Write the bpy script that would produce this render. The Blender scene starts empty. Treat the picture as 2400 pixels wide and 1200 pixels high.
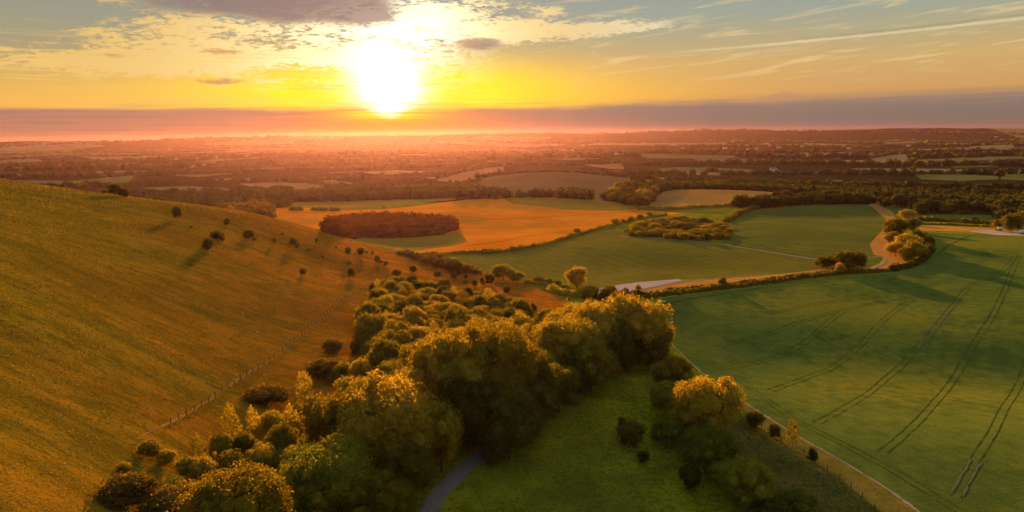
import bpy, math, random, time
import numpy as np
from mathutils import Vector, Matrix
from mathutils.geometry import delaunay_2d_cdt
T0 = time.time()
random.seed(7); RNG = np.random.default_rng(7)
R = math.radians
sc = bpy.context.scene

# ------------------------------------------------------------------ camera
F = 1714.0                       # focal length in units of the 2400 px wide photograph
PITCH, ROLL = math.atan(283 / F), math.atan(0.0133)
CAM_Z = 60.0
fw = Vector((0, math.cos(PITCH), -math.sin(PITCH)))
r0 = Vector((1, 0, 0)); u0 = Vector((0, math.sin(PITCH), math.cos(PITCH)))
rt = (math.cos(ROLL) * r0 - math.sin(ROLL) * u0)
up = (math.cos(ROLL) * u0 + math.sin(ROLL) * r0)
cam_d = bpy.data.cameras.new('camera'); cam = bpy.data.objects.new('camera', cam_d)
sc.collection.objects.link(cam); sc.camera = cam
cam_d.sensor_width = 36; cam_d.lens = 36 * F / 2400; cam_d.clip_start = 1; cam_d.clip_end = 60000
M3 = Matrix((rt, up, -fw)).transposed()
cam.matrix_world = Matrix.Translation((0, 0, CAM_Z)) @ M3.to_4x4()

# ------------------------------------------------------------------ light, exposure
EV = 2.0
SUN_AZ, SUN_EL = -9.0, 8.4       # degrees, azimuth from +Y towards +X
sc.view_settings.view_transform = 'Standard'; sc.view_settings.look = 'None'
sc.view_settings.exposure = EV; sc.view_settings.gamma = 1
sun_d = bpy.data.lights.new('sun', 'SUN'); sun = bpy.data.objects.new('sun', sun_d)
sc.collection.objects.link(sun)
sun_d.energy = 5.0; sun_d.angle = R(0.6); sun_d.color = (1.0, 0.44, 0.08)
sdir = Vector((math.sin(R(SUN_AZ)) * math.cos(R(SUN_EL)), math.cos(R(SUN_AZ)) * math.cos(R(SUN_EL)), math.sin(R(SUN_EL))))
sun.rotation_euler = sdir.to_track_quat('Z', 'Y').to_euler(); sun.location = (0, 0, 300)
sc.cycles.max_bounces = 6; sc.cycles.volume_bounces = 0; sc.cycles.diffuse_bounces = 3
sc.cycles.transparent_max_bounces = 8; sc.cycles.transmission_bounces = 4
sc.cycles.sample_clamp_indirect = 4; sc.cycles.use_denoising = True
HAZE = dict(density=1.6e-5, aniso=0.76, color=(0.62, 0.36, 0.70))

def lin(c):
    return tuple((v / 255 / 12.92 if v / 255 <= 0.04045 else ((v / 255 + 0.055) / 1.055) ** 2.4) for v in c)

class Nt:                         # small expression builder over shader nodes
    def __init__(s, tree): s.t = tree; s.n = tree.nodes; s.l = tree.links
    def new(s, kind, **kw):
        n = s.n.new(kind)
        for k, v in kw.items(): setattr(n, k, v)
        return n
    def put(s, sock, v):
        if isinstance(v, X): v = v.s
        if isinstance(v, bpy.types.NodeSocket): s.l.new(v, sock)
        elif v is not None:
            if isinstance(v, (tuple, list)) and len(v) == 3 and sock.type == 'RGBA': v = (*v, 1)
            sock.default_value = v
    def math(s, op, a, b=None, c=None):
        n = s.new('ShaderNodeMath', operation=op); s.put(n.inputs[0], a)
        if b is not None: s.put(n.inputs[1], b)
        if c is not None: s.put(n.inputs[2], c)
        return X(s, n.outputs[0])
    def mix(s, f, a, b, mode='MIX'):
        n = s.new('ShaderNodeMix', data_type='RGBA', blend_type=mode); n.clamp_factor = True
        s.put(n.inputs[0], f); s.put(n.inputs[6], a); s.put(n.inputs[7], b)
        return X(s, n.outputs[2])
    def xyz(s, x, y, z):
        n = s.new('ShaderNodeCombineXYZ'); s.put(n.inputs[0], x); s.put(n.inputs[1], y); s.put(n.inputs[2], z)
        return X(s, n.outputs[0])
    def sep(s, v):
        n = s.new('ShaderNodeSeparateXYZ'); s.put(n.inputs[0], v); return [X(s, o) for o in n.outputs]
    def noise(s, vec, scale=1, detail=4, rough=0.55, dist=0):
        n = s.new('ShaderNodeTexNoise'); s.put(n.inputs['Vector'], vec)
        n.inputs['Scale'].default_value = scale; n.inputs['Detail'].default_value = detail
        n.inputs['Roughness'].default_value = rough; n.inputs['Distortion'].default_value = dist
        return X(s, n.outputs[0])
    def ramp(s, f, stops, interp='LINEAR'):
        n = s.new('ShaderNodeValToRGB'); s.put(n.inputs[0], f); e = n.color_ramp; e.interpolation = interp
        while len(e.elements) < len(stops): e.elements.new(0.5)
        for k, (p, c) in enumerate(stops): e.elements[k].position = p; e.elements[k].color = (*c, 1)
        return X(s, n.outputs[0])
    def ss(s, v, a, b):           # smoothstep, works with a > b too
        n = s.new('ShaderNodeMapRange', interpolation_type='SMOOTHSTEP'); s.put(n.inputs[0], v)
        n.inputs[3].default_value, n.inputs[4].default_value = (0, 1) if a < b else (1, 0)
        n.inputs[1].default_value, n.inputs[2].default_value = min(a, b), max(a, b)
        return X(s, n.outputs[0])
    def gauss(s, *terms):         # exp(-sum(((v-c)/w)^2))
        acc = None
        for v, c, w in terms:
            q = (v - c) * (1.0 / w); q = q * q; acc = q if acc is None else acc + q
        return s.math('POWER', 2.718, acc * -1.0)
class X:
    def __init__(s, nt, sock): s.nt = nt; s.s = sock
    def __add__(s, o): return s.nt.math('ADD', s, o)
    def __sub__(s, o): return s.nt.math('SUBTRACT', s, o)
    def __mul__(s, o): return s.nt.math('MULTIPLY', s, o)
    def __truediv__(s, o): return s.nt.math('DIVIDE', s, o)
    __radd__ = __add__; __rmul__ = __mul__

# ------------------------------------------------------------------ sky
def build_sky():
    w = bpy.data.worlds.new('World'); sc.world = w; w.use_nodes = True
    N = Nt(w.node_tree); N.n.clear()
    out = N.new('ShaderNodeOutputWorld'); bg = N.new('ShaderNodeBackground')
    N.l.new(bg.outputs[0], out.inputs[0])
    tc = N.new('ShaderNodeTexCoord'); x, y, z = N.sep(tc.outputs['Generated'])
    u = N.math('ARCTAN2', x, y) * 57.2958
    v = N.math('ARCSINE', z) * 57.2958
    zc = N.math('MAXIMUM', z, 0.0) + 0.035
    wob = N.noise(N.xyz(u * 0.12, v * 0.6, 0), 1, 3) - 0.5
    t = v * 0.05
    left = N.ramp(t, [(0, lin((204, 132, 92))), (.055, lin((186, 128, 100))), (.100, lin((180, 130, 104))), (.114, lin((247, 182, 84))),
        (.19, lin((224, 178, 96))), (.29, lin((172, 157, 120))), (.40, lin((156, 156, 134))), (.53, lin((138, 148, 140))), (1, lin((132, 144, 146)))])
    right = N.ramp(t, [(0, lin((132, 106, 94))), (.06, lin((130, 114, 100))), (.100, lin((146, 124, 108))), (.142, lin((208, 158, 98))),
        (.25, lin((208, 172, 112))), (.33, lin((184, 170, 130))), (.42, lin((160, 167, 150))), (.56, lin((146, 158, 152))), (1, lin((140, 150, 154)))])
    col = N.mix(N.ss(u, -22, 14), left, right)
    high = N.ss(v, 14, 50)
    col = N.mix(high, col, tuple(c * 1.6 for c in lin((112, 118, 122))))
    us, vs = -9.2, 4.35
    au = u - us
    vw = v + wob * 1.1
    above = N.ss(vw, 1.82, 2.45)
    g3 = N.gauss((u, us, 18), (v, 3.2, 2.6))
    col = N.mix(g3 * above * .7, col, lin((252, 205, 96)))
    g3b = N.gauss((u, us + 9, 15), (v, 2.6, 1.7))
    col = N.mix(g3b * above * .8, col, lin((255, 186, 66)))
    g2 = N.math('MINIMUM', N.gauss((u, us, 10.8), (v, 3.4, 2.0)) * 1.7, 1.0)
    col = N.mix(g2 * above, col, (1.2, .86, .02))
    # pinkish and orange glow in the cloud bank under the sun
    bank = N.ss(vw, 2.5, 1.75)
    col = N.mix(bank * N.gauss((u, us - 3, 12), (v, 0.2, 1.0)) * .6, col, lin((230, 130, 84)))
    col = N.mix(bank * N.gauss((u, us, 6.2), (v, 0.9, 1.8)), col, lin((255, 146, 10)))
    # ---- clouds on a high plane
    px_, py_ = x / zc, y / zc
    P = N.xyz(px_, py_, 0)
    n1 = N.noise(N.xyz(u * .17, v * .60 - u * .02, 3.1), 1, 5, .6, .3)
    n2 = N.noise(N.xyz(u * .62, v * 2.5 - u * .12, 9.7), 1, 7, .72, .5)
    rip = N.noise(N.xyz(u * 2.1 + v * 1.2, v * 7.5 - u * .3, 1.7), 1, 3, .6, .2)
    def G(cu, cv, wu, wv): return N.gauss((u, cu, wu), (v, cv, wv))
    def G2(px, py, wx, wy): return G(math.degrees(math.atan((px - 1200) / F)), (333 - px * .0133 - py) / F * 57.3 * .97, wx * .0318, wy * .0334)
    lit_mask = (G2(150, 175, 230, 26) + G2(330, 165, 190, 30) * .9 + G2(560, 80, 190, 32) + G2(450, 120, 130, 30)
        + G2(1050, 50, 210, 50) * 1.3 + G2(1260, 85, 150, 22) * 1.1 + G2(1440, 72, 130, 16) * 1.1 + G2(860, 110, 170, 60)
        + G2(640, 205, 160, 16) * .7 + G2(780, 140, 120, 20) + G2(560, 150, 160, 30) * .8 + G2(1290, 35, 40, 8) + G2(300, 40, 90, 16) * .7 + G2(250, 110, 60, 8) * .7)
    tex = n1 * .30 + n2 * .46 + rip * .24
    dl = N.ss(tex + lit_mask * .12, .55, .635) * N.math('MINIMUM', lit_mask * 1.5, 1.0)
    near = N.gauss((u, us, 10), (v, 6, 5.0))
    litcol = N.mix(near, lin((238, 198, 116)), (1.5, 1.32, .72))
    litcol = N.mix(N.ss(u, 0, 12), litcol, lin((238, 222, 180)))
    col = N.mix(dl * above * .9, col, litcol)
    # grey shaded cloud above the sun and the small brown ones
    dark_mask = G2(640, 22, 250, 40) * 1.35 + G2(860, 45, 90, 30) * 1.0 + G2(1130, 108, 60, 15) * 1.0 + G2(545, 138, 50, 8) * .9 + G2(540, 201, 70, 7) * .9 + G2(300, 155, 60, 8) * .5 + G2(1420, 8, 200, 26) * .6 + G2(690, 60, 60, 20) * .5
    dd = N.ss(tex + dark_mask * .24, .56, .72) * N.math('MINIMUM', dark_mask * 2.2, 1.0)
    darkcol = N.mix(N.ss(u, -4, 4), lin((140, 122, 118)), lin((150, 160, 150)))
    darkcol = N.mix(N.ss(v, 8.6, 7.0) * N.ss(u, 0, -6), darkcol, lin((202, 152, 92)))
    wh = N.gauss((u, us, 2.2), (v, 4.2, 2.4)) * (.55 + tex * 1.2)
    whm = N.math('MINIMUM', wh * N.ss(vw + N.gauss((u, us, 1.7)) * .62, 1.95, 2.5), 1.0)
    wh2 = N.gauss((u, us + .8, 4.8), (v, 7.6, 2.8)) * N.ss(tex, .41, .54) * 1.3
    col = N.mix(N.math('MINIMUM', wh2, 1.0), col, (1.6, 1.5, 1.05))
    # yellow rim where the glow meets the bank
    col = N.mix(N.gauss((u, us, 3.4), (v, 1.75, .45)) * .9, col, (1.4, .95, .02))
    col = N.mix(whm, col, (2.6, 2.4, 2.1))
    col = N.mix(dd * .88, col, darkcol)
    # faint wisps on the right, contrail, horizon bank streaks, small cumulus
    wr = N.noise(N.xyz(u * .11 + 2, v * 1.3 - u * .13, 5), 1.6, 6, .6, .8)
    ws = N.ss(wr, .50, .70) * N.ss(u, -6, 8) * N.ss(v, 2.6, 5)
    col = N.mix(ws * .55, col, lin((240, 208, 150)))
    wl = N.noise(N.xyz(u * .10, v * 2.6, 8), 1.3, 5, .6, .5)
    col = N.mix(N.ss(wl, .50, .70) * above * N.ss(v, 9, 5) * N.ss(u, 2, -8) * .55, col, lin((250, 204, 112)))
    bow = v - u * .041 - 5.37
    rag = N.noise(N.xyz(u * 2.2, v * 2, 0), 1, 4) - .5
    ct = N.gauss((bow + rag * .13, 0, .09)) * N.ss(u, 8, 22)
    col = N.mix(ct * .5, col, lin((246, 226, 178)))
    ctd = N.gauss((bow + rag * .10, .19, .09)) * N.ss(u, 17, 26)
    col = N.mix(ctd * .4, col, lin((140, 140, 122)))
    cu = N.noise(N.xyz(u * 1.3, v * 2.0, 4), 1.5, 5, .6)
    hump = N.ss(v + (cu - .5) * 1.1 - N.gauss((u, 20.2, 1.3)) * .62 - N.gauss((u, 25.5, 2.5)) * .2, 2.35, 2.1) * N.ss(u, 6, 14)
    col = N.mix(hump * N.ss(v, 1.9, 2.6) * .55, col, lin((190, 140, 112)))
    hb = N.noise(N.xyz(u * .07, v * 3.2, 12), 1.5, 4, .55)
    col = N.mix(N.ss(hb, .47, .66) * N.ss(v, 2.9, 2.0) * N.ss(v, .1, .8) * .5, col, N.mix(N.gauss((u, us, 16)), lin((132, 112, 116)), lin((182, 112, 84))))
    lowb = N.ss(v, 1.5, -.1) * (N.gauss((u, us, 20)) * .5 + .12)
    col = N.mix(lowb, col, N.mix(1.0, col, (.34, .26, .30), 'MULTIPLY'))
    # below the horizon: dim ground light
    col = N.mix(N.ss(v, -.3, -2.5), col, lin((70, 68, 50)))
    N.put(bg.inputs[0], col); bg.inputs[1].default_value = 2 ** -EV
    w.cycles.sampling_method = 'MANUAL'; w.cycles.sample_map_resolution = 1024
build_sky()

# ------------------------------------------------------------------ rays and terrain
CAM = np.array((0, 0, CAM_Z)); fwn, rtn, upn = (np.array(v) for v in (fw, rt, up))
def ray(px, py): return fwn * F + rtn * (px - 1200) + upn * (600 - py)
def W(px, py, Y):
    d = ray(px, py); t = Y / d[1]; return CAM + d * t
CP = [  # photograph position and forward distance in metres of points of the land
 # left hill, facing side
 (0,1200,78),(0,1000,96),(0,800,122),(0,600,170),(0,500,225),(0,418,325),(-300,1000,82),(-300,700,120),(-300,500,175),(-300,375,300),
 (300,1200,91),(300,1000,114),(300,800,148),(300,600,214),(300,500,283),(300,462,338),
 (550,1200,104),(550,1000,134),(550,800,178),(550,600,255),(600,503,345),(800,1200,113),(800,1000,146),(800,800,198),(780,640,290),(780,561,345),
 (900,640,295),(910,598,343),(1050,634,330),(950,720,245),(1200,662,306),(1330,700,275),(1150,760,225),(1150,900,172),(1000,900,168),
 # valley bottom and meadow
 (1000,1200,118),(1250,1200,118),(1550,1200,119),(1800,1200,119),(1300,1000,149),(1500,1000,150),(1400,850,193),(1550,900,180),(1700,1000,152),(1850,1150,125),
 # big crop field
 (1560,790,215),(1550,710,268),(1720,930,172),(2000,1100,134),(2400,1190,118),(2400,1000,150),(1800,850,203),(1800,760,242),(1800,690,284),(2050,900,185),(2050,780,234),(2050,690,286),
 (2300,850,202),(2300,720,258),(2250,620,330),(2400,600,345),(2200,560,410),(2400,552,410),(2070,640,318),(1900,655,305),(2700,900,180),(2700,600,330),
 # centre fields
 (1480,680,285),(1700,640,322),(1560,600,372),(1300,640,330),(1150,610,362),(1250,580,410),(1450,556,445),(1700,575,410),(1900,610,352),(1900,560,425),(1750,530,490),(1940,480,640),(2060,490,600),(2040,560,420),
 (1000,592,395),(900,575,430),(1100,560,460),(1300,530,530),(1500,500,620),(1300,470,700),(1080,500,600),(900,530,520),(900,490,640),(650,495,620),(700,530,520),(1150,462,740),(1450,480,680),
 # dome and tan field
 (1300,403,1130),(1300,450,820),(1200,408,1110),(1130,424,1060),(1400,410,1090),(1470,426,1000),(1300,430,930),(1120,450,850),(1480,452,820),
 (1580,450,790),(1700,448,790),(1850,455,770),(1640,480,680),(1920,466,730),(1540,462,760),(1700,494,600),
 (2040,471,700),(2330,495,600),(2200,485,640),(2250,512,540),(2250,535,460),(2500,510,540),
]
CPW = [tuple(W(*c)) for c in CP]
def AZ(px, Y, z):                 # a hidden point: direction of an image column, distance, height
    CPW.append(((px - 1200) / F * Y, Y, z))
for px, Y, z in [(0,420,36),(0,560,12),(0,700,-8),(-300,450,40),(-300,700,5),(300,420,20),(300,520,4),(300,660,-8),(600,420,13),(600,480,5),(780,400,8),(910,375,3),(200,900,-14),(450,900,-12),(0,950,-14),
                 (1300,1400,-14),(1150,1300,-14),(1450,1250,-14),(1600,950,-10),(1850,900,-12),(2040,850,-14),(2330,760,-15),(2600,760,-14),(750,800,-8),(1000,950,-10),(2200,900,-15),
                 (1650,1150,-15),(2000,1300,-16),(2400,1300,-16)]: AZ(px, Y, z)
for px in range(-600, 3100, 300):
    for Y, z in ((1800, -17), (2600, -17), (3400, -16), (4200, -14)): AZ(px, Y, z + 2 * math.sin(px * .01 + Y))
    AZ(px, 7400, 10); AZ(px, 11000, -40)
sky_line = [(-400,336),(-200,335),(0,333),(110,330),(300,331),(500,323),(700,321),(900,319),(1040,317),(1200,312),(1300,311),(1400,314),(1600,307),(1750,306),(1900,307),(2060,301),(2250,300),(2400,301),(2700,298)]
for px, py in sky_line: CPW.append(tuple(W(px, py, 6200)))
for px, py in [(0,347),(500,340),(1000,335),(1500,330),(2000,326),(2400,322)]: CPW.append(tuple(W(px, py, 5200)))
for a, zs in ((-62, (8, 34, 52, 60, 40, 20)), (-90, (12, 40, 60, 62, 50, 20)), (-125, (12, 24, 30, 30, 30, 10)), (-175, (4, 6, 8, 10, 10, 0)), (62, (0, 0, 0, -5, -12, 10)), (90, (0, 1, 2, 4, 0, 10)), (125, (0, 2, 4, 8, 8, 0)), (175, (4, 6, 8, 10, 10, 0))):
    for r, z in zip((70, 170, 380, 800, 2500, 8000), zs): CPW.append((r * math.sin(R(a)), r * math.cos(R(a)), z))
for a in (-40, -20, 0, 20, 40): CPW.append((70 * math.sin(R(a)), 70 * math.cos(R(a)), {-40: 10, -20: 5, 0: 0, 20: 0, 40: 0}[a]))
CPW = np.array(CPW)
SA, SR = 0.14, 0.17
def uv_of(x, y): return np.stack([np.arctan2(x, y) / SA, np.log(np.maximum(np.hypot(x, y), 25)) / SR], -1)
cuv = uv_of(CPW[:, 0], CPW[:, 1])
def kern(d2): return 0.5 * d2 * np.log(d2 + 1e-9)
n = len(cuv); A = np.zeros((n + 3, n + 3)); D2 = ((cuv[:, None] - cuv[None]) ** 2).sum(-1)
A[:n, :n] = kern(D2) + np.eye(n) * 0.05; A[:n, n] = 1; A[:n, n + 1:] = cuv; A[n, :n] = 1; A[n + 1:, :n] = cuv.T
sol = np.linalg.solve(A, np.concatenate([CPW[:, 2], [0, 0, 0]]))
NA, LR0, LR1, NR = 900, math.log(25), math.log(17000), 520
ga = np.linspace(-math.pi, math.pi, NA); gr = np.linspace(LR0, LR1, NR)
TAB = np.zeros((NR, NA), np.float32)
for i in range(NR):
    q = np.stack([ga / SA, np.full(NA, gr[i] / SR)], -1)
    d2 = ((q[:, None] - cuv[None]) ** 2).sum(-1)
    TAB[i] = kern(d2) @ sol[:n] + sol[n] + q @ sol[n + 1:]
def H(x, y):
    x = np.asarray(x, float); y = np.asarray(y, float); r = np.hypot(x, y)
    a = (np.arctan2(x, y) + math.pi) / (2 * math.pi) * (NA - 1); l = np.clip((np.log(np.maximum(r, 25)) - LR0) / (LR1 - LR0) * (NR - 1), 0, NR - 1.001)
    ai = np.clip(a.astype(int), 0, NA - 2); li = l.astype(int); fa, fl = a - ai, l - li
    z = (TAB[li, ai] * (1 - fa) + TAB[li, ai + 1] * fa) * (1 - fl) + (TAB[li + 1, ai] * (1 - fa) + TAB[li + 1, ai + 1] * fa) * fl
    back = np.clip((np.abs(np.arctan2(x, y)) - 2.0) / 0.9, 0, 1); z = z * (1 - back) + 6 * back
    und = (np.sin(x * .031 + 1.3 * np.sin(y * .017)) + np.sin(y * .043 + x * .012 + 2)) * .28 + (np.sin(x * .11 + y * .05) + np.sin(y * .13 - x * .07 + 1)) * .07
    far = np.clip((r - 1100) / 2500, 0, 1)
    und2 = (np.sin(x * .0041 + 2 * np.sin(y * .0013)) + np.sin(y * .0031 + x * .002)) * 5 * far * np.clip((5600 - r) / 2000, 0, 1)
    und3 = np.sin(x * .012 + 3) * np.sin(x * .0037) * 5 * np.clip((r - 5200) / 800, 0, 1) * .6
    gx = lambda v, a, b: 1 / (1 + np.exp(-np.clip((v - a) / b, -30, 30)))
    dip = -3.4 * np.exp(-((y - 352) / 42) ** 2) * gx(x, 20, 12) * gx(-x, -150, 15) - 4.0 * np.exp(-((y - (228 - .36 * (x - 40))) / 34) ** 2) * gx(x, 40, 8)
    dip -= 3.0 * np.exp(-((y - (520 + .12 * x)) / 60) ** 2) * gx(x, 95, 20) * gx(-x, -330, 30)
    return z + und + und2 + und3 + dip
def H1(x, y): return float(H(np.array([x]), np.array([y]))[0])
_t = np.exp(np.linspace(math.log(40), math.log(8100), 2600))
def G(px, py):                    # where the line of sight through a photograph position meets the land
    d = ray(px, py); d = d / math.hypot(d[0], d[1]); x, y, z = d[0] * _t, d[1] * _t, CAM_Z + d[2] * _t
    h = H(x, y); below = np.nonzero(z < h)[0]
    if len(below) == 0: return None
    i = max(1, below[0]); e0, e1 = z[i - 1] - h[i - 1], h[i] - z[i]; f = e0 / (e0 + e1 + 1e-9)
    t = _t[i - 1] + f * (_t[i] - _t[i - 1]); return (d[0] * t, d[1] * t, H1(d[0] * t, d[1] * t))
def g2(p):
    if len(p) == 3: return ((p[0] - 1200) / F * p[2], p[2]) # (column, -, distance)
    q = G(*p)
    return (q[0], q[1]) if q else ((p[0] - 1200) / F * 8000, 8000)
def depth(q): return float(np.dot(np.array((q[0], q[1], q[2])) - CAM, fwn))
print('terrain', round(time.time() - T0, 1))

# ------------------------------------------------------------------ object helpers
def put(name, me, mat=None, parent=None, kind=None, label=None, cat=None, group=None):
    o = bpy.data.objects.new(name, me); sc.collection.objects.link(o)
    if parent: o.parent = parent
    if mat and me and not me.materials: me.materials.append(mat)
    tag(o, kind, label, cat, group); return o
def tag(o, kind=None, label=None, cat=None, group=None):
    if kind: o['kind'] = kind
    if label: o['label'] = label
    if cat: o['category'] = cat
    if group: o['group'] = group
def np_mesh(name, V, tris, normals=None, smooth=True, k=3):
    me = bpy.data.meshes.new(name); V = np.asarray(V, np.float32); tris = np.asarray(tris, np.int32)
    me.vertices.add(len(V)); me.vertices.foreach_set('co', V.ravel())
    me.loops.add(tris.size); me.loops.foreach_set('vertex_index', tris.ravel())
    me.polygons.add(len(tris)); me.polygons.foreach_set('loop_start', np.arange(0, tris.size, k, dtype=np.int32))
    me.polygons.foreach_set('use_smooth', np.full(len(tris), smooth)); me.update(calc_edges=True)
    if normals is not None: me.normals_split_custom_set_from_vertices(np.asarray(normals, np.float32).tolist())
    return me

# ------------------------------------------------------------------ materials
def mat_new(name):
    m = bpy.data.materials.new(name); m.use_nodes = True; N = Nt(m.node_tree); N.n.clear()
    out = N.new('ShaderNodeOutputMaterial'); return m, N, out
def ground_mat(name, ca, cb, cc=None, s1=.05, s2=.6, bump=.5, stripe=None, sheen=.0, big=.012, bscale=1.6, aniso=1.0, contrast=(.36,.64), spots=None, sunlit=False):
    m, N, out = mat_new(name); geo = N.new('ShaderNodeNewGeometry'); pos = geo.outputs['Position']
    x, y, z = N.sep(pos); pv = N.xyz(x, y * aniso, 0)
    a = N.noise(pv, s1, 5, .6); b = N.noise(pv, s2, 4, .65); g = N.noise(pv, big, 3, .5)
    col = N.mix(N.ss(a * .6 + b * .4, contrast[0], contrast[1]), ca, cb)
    if cc: col = N.mix(N.ss(g * .7 + b * .3, .48, .62) * .8, col, cc)
    if sunlit:  # red veil round the sun put into the grass colour towards the crest
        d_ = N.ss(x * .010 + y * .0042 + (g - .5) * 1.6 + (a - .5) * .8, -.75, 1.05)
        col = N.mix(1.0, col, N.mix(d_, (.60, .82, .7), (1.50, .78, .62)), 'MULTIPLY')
    fine = N.noise(pv, 3.1, 3, .7)
    col = N.mix(N.ss(fine, .25, .75), N.mix(1.0, col, (.72, .72, .72), 'MULTIPLY'), N.mix(1.0, col, (1.22, 1.2, 1.15), 'MULTIPLY'))
    if spots:
        sc_, lo, hi, scol, amt = spots; sp = N.noise(pv, sc_, 5, .7); sp2 = N.noise(pv, sc_ * .13, 3, .5)
        col = N.mix(N.ss(sp * .75 + sp2 * .25, lo, hi) * amt, col, scol)
    if stripe:
        ang, wid, amt = stripe
        s = N.math('SINE', (x * math.cos(ang) + y * math.sin(ang) + (a - .5) * wid * 3) * (6.283 / wid))
        col = N.mix((s * .5 + .5) * amt, col, N.mix(1.0, col, (.55, .6, .55), 'MULTIPLY'))
    d = N.new('ShaderNodeBsdfDiffuse'); N.put(d.inputs['Color'], col); d.inputs['Roughness'].default_value = .6
    hgt = N.noise(pos, bscale, 4, .75)
    bp = N.new('ShaderNodeBump'); bp.inputs['Strength'].default_value = bump; bp.inputs['Distance'].default_value = .5
    N.put(bp.inputs['Height'], hgt); N.l.new(bp.outputs[0], d.inputs['Normal']); N.l.new(d.outputs[0], out.inputs[0])
    return m
MT = {
 'down':   ground_mat('down_grass', (.30,.19,.014), (.54,.32,.030), (.20,.165,.020), s1=.06, s2=.35, bump=1.0, aniso=2.6, spots=(.15, .47, .58, (.14,.11,.014), .6), sunlit=True),
 'meadow': ground_mat('meadow_grass', (.16,.185,.011), (.36,.40,.02), (.15,.15,.022), s1=.10, s2=.8, bump=1.0, spots=(.7, .50, .58, (.09,.10,.014), .5)),
 'rough':  ground_mat('rough_ground', (.12,.115,.024), (.21,.19,.04), (.06,.05,.022), s1=.1, s2=.7, bump=.9, spots=(.9, .50, .60, (.06,.06,.018), .7)),
 'verge':  ground_mat('verge_grass', (.15,.16,.03), (.29,.22,.05), (.16,.18,.04), s1=.2, s2=.9, bump=.8, spots=(.8, .50, .58, (.12,.14,.03), .7)),
 'crop':   ground_mat('young_crop', (.085,.145,.030), (.165,.230,.042), (.23,.25,.035), s1=.03, s2=.25, bump=.5, stripe=(.35, 3.0, .16)),
 'green':  ground_mat('green_field', (.15,.165,.024), (.25,.235,.034), (.15,.155,.035), s1=.02, s2=.2, bump=.5, stripe=(.5, 7.0, .28)),
 'green2': ground_mat('striped_green_field', (.11,.155,.030), (.20,.225,.040), (.13,.15,.04), s1=.02, s2=.2, bump=.5, stripe=(.72, 9.0, .34)),
 'wheat':  ground_mat('ripe_wheat', (.80,.25,.012), (.95,.36,.03), (.50,.24,.03), s1=.02, s2=.15, bump=.9, stripe=(1.35, 14.0, .16), sheen=1.0),
 'wgreen': ground_mat('turning_or_shaded_wheat', (.30,.22,.03), (.42,.27,.03), (.26,.22,.05), s1=.02, s2=.15, bump=.6, stripe=(1.35, 14.0, .2), sheen=.5),
 'tan':    ground_mat('tan_stubble', (.36,.22,.06), (.48,.27,.08), (.28,.22,.08), s1=.015, s2=.1, bump=.6, stripe=(1.2, 12.0, .12), sheen=.5),
 'dome':   ground_mat('dry_pasture', (.17,.12,.06), (.22,.15,.08), (.15,.13,.055), s1=.01, s2=.08, bump=.4),
 'track':  ground_mat('grass_track', (.50,.26,.06), (.64,.33,.08), (.40,.24,.09), s1=.08, s2=.6, bump=.6, sheen=.8),
 'chalk':  ground_mat('pale_chalk', (.42,.40,.40), (.58,.54,.52), (.34,.32,.30), s1=.1, s2=.7, bump=.6),
 'lilac':  ground_mat('lilac_plot', (.44,.38,.47), (.54,.46,.54), None, s1=.05, s2=.5, bump=.4),
 'lane':   ground_mat('lane_tarmac', (.19,.18,.18), (.26,.25,.245), (.13,.13,.15), s1=.25, s2=2, bump=.2, contrast=(.3,.7)),
 'path':   ground_mat('path_chalk', (.28,.26,.23), (.42,.39,.35), None, s1=.4, s2=2, bump=.5),
 'rut':    ground_mat('bare_rut', (.055,.075,.02), (.085,.105,.03), None, s1=.2, s2=1.5, bump=.5),
 'rutpale':ground_mat('pale_rut', (.12,.13,.09), (.20,.20,.16), None, s1=.2, s2=1.5, bump=.5),
 'worn':   ground_mat('worn_path', (.36,.22,.04), (.46,.28,.06), None, s1=.3, s2=1.5, bump=.8, sheen=.5),
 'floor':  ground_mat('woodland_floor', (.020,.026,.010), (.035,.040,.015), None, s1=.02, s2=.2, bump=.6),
 'v1':     ground_mat('field_green', (.10,.14,.045), (.14,.17,.06), None, s1=.004, s2=.03, bump=.2),
 'v2':     ground_mat('field_pale', (.18,.16,.10), (.25,.21,.13), None, s1=.004, s2=.03, bump=.2),
 'v3':     ground_mat('field_stubble', (.25,.16,.08), (.32,.20,.10), None, s1=.004, s2=.03, bump=.2),
 'v4':     ground_mat('field_olive', (.13,.13,.06), (.18,.17,.08), None, s1=.004, s2=.03, bump=.2),
}
def leaf_mat(name, c1, c2, trans=.30, tcol=None):
    m, N, out = mat_new(name); tc = N.new('ShaderNodeTexCoord'); oi = N.new('ShaderNodeObjectInfo')
    nz = N.noise(tc.outputs['Generated'], 5, 3, .6); rnd = X(N, oi.outputs['Random'])
    f = N.math('MINIMUM', N.math('MAXIMUM', nz * 1.1 + (rnd - .5) * .7, 0.0), 1.0)
    col = N.mix(N.ss(f, .3, .75), c1, c2)
    fine = N.noise(tc.outputs['Generated'], 14, 4, .65); col = N.mix(N.ss(fine, .30, .70), N.mix(1.0, col, (.62, .66, .7), 'MULTIPLY'), N.mix(1.0, col, (1.35, 1.3, 1.2), 'MULTIPLY'))
    d = N.new('ShaderNodeBsdfDiffuse'); N.put(d.inputs[0], col)
    tr = N.new('ShaderNodeBsdfTranslucent'); N.put(tr.inputs[0], N.mix(1.0, col, tcol or (2.1, 1.9, .9), 'MULTIPLY'))
    mx = N.new('ShaderNodeMixShader'); mx.inputs[0].default_value = trans
    N.l.new(d.outputs[0], mx.inputs[1]); N.l.new(tr.outputs[0], mx.inputs[2]); N.l.new(mx.outputs[0], out.inputs[0])
    return m
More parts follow.
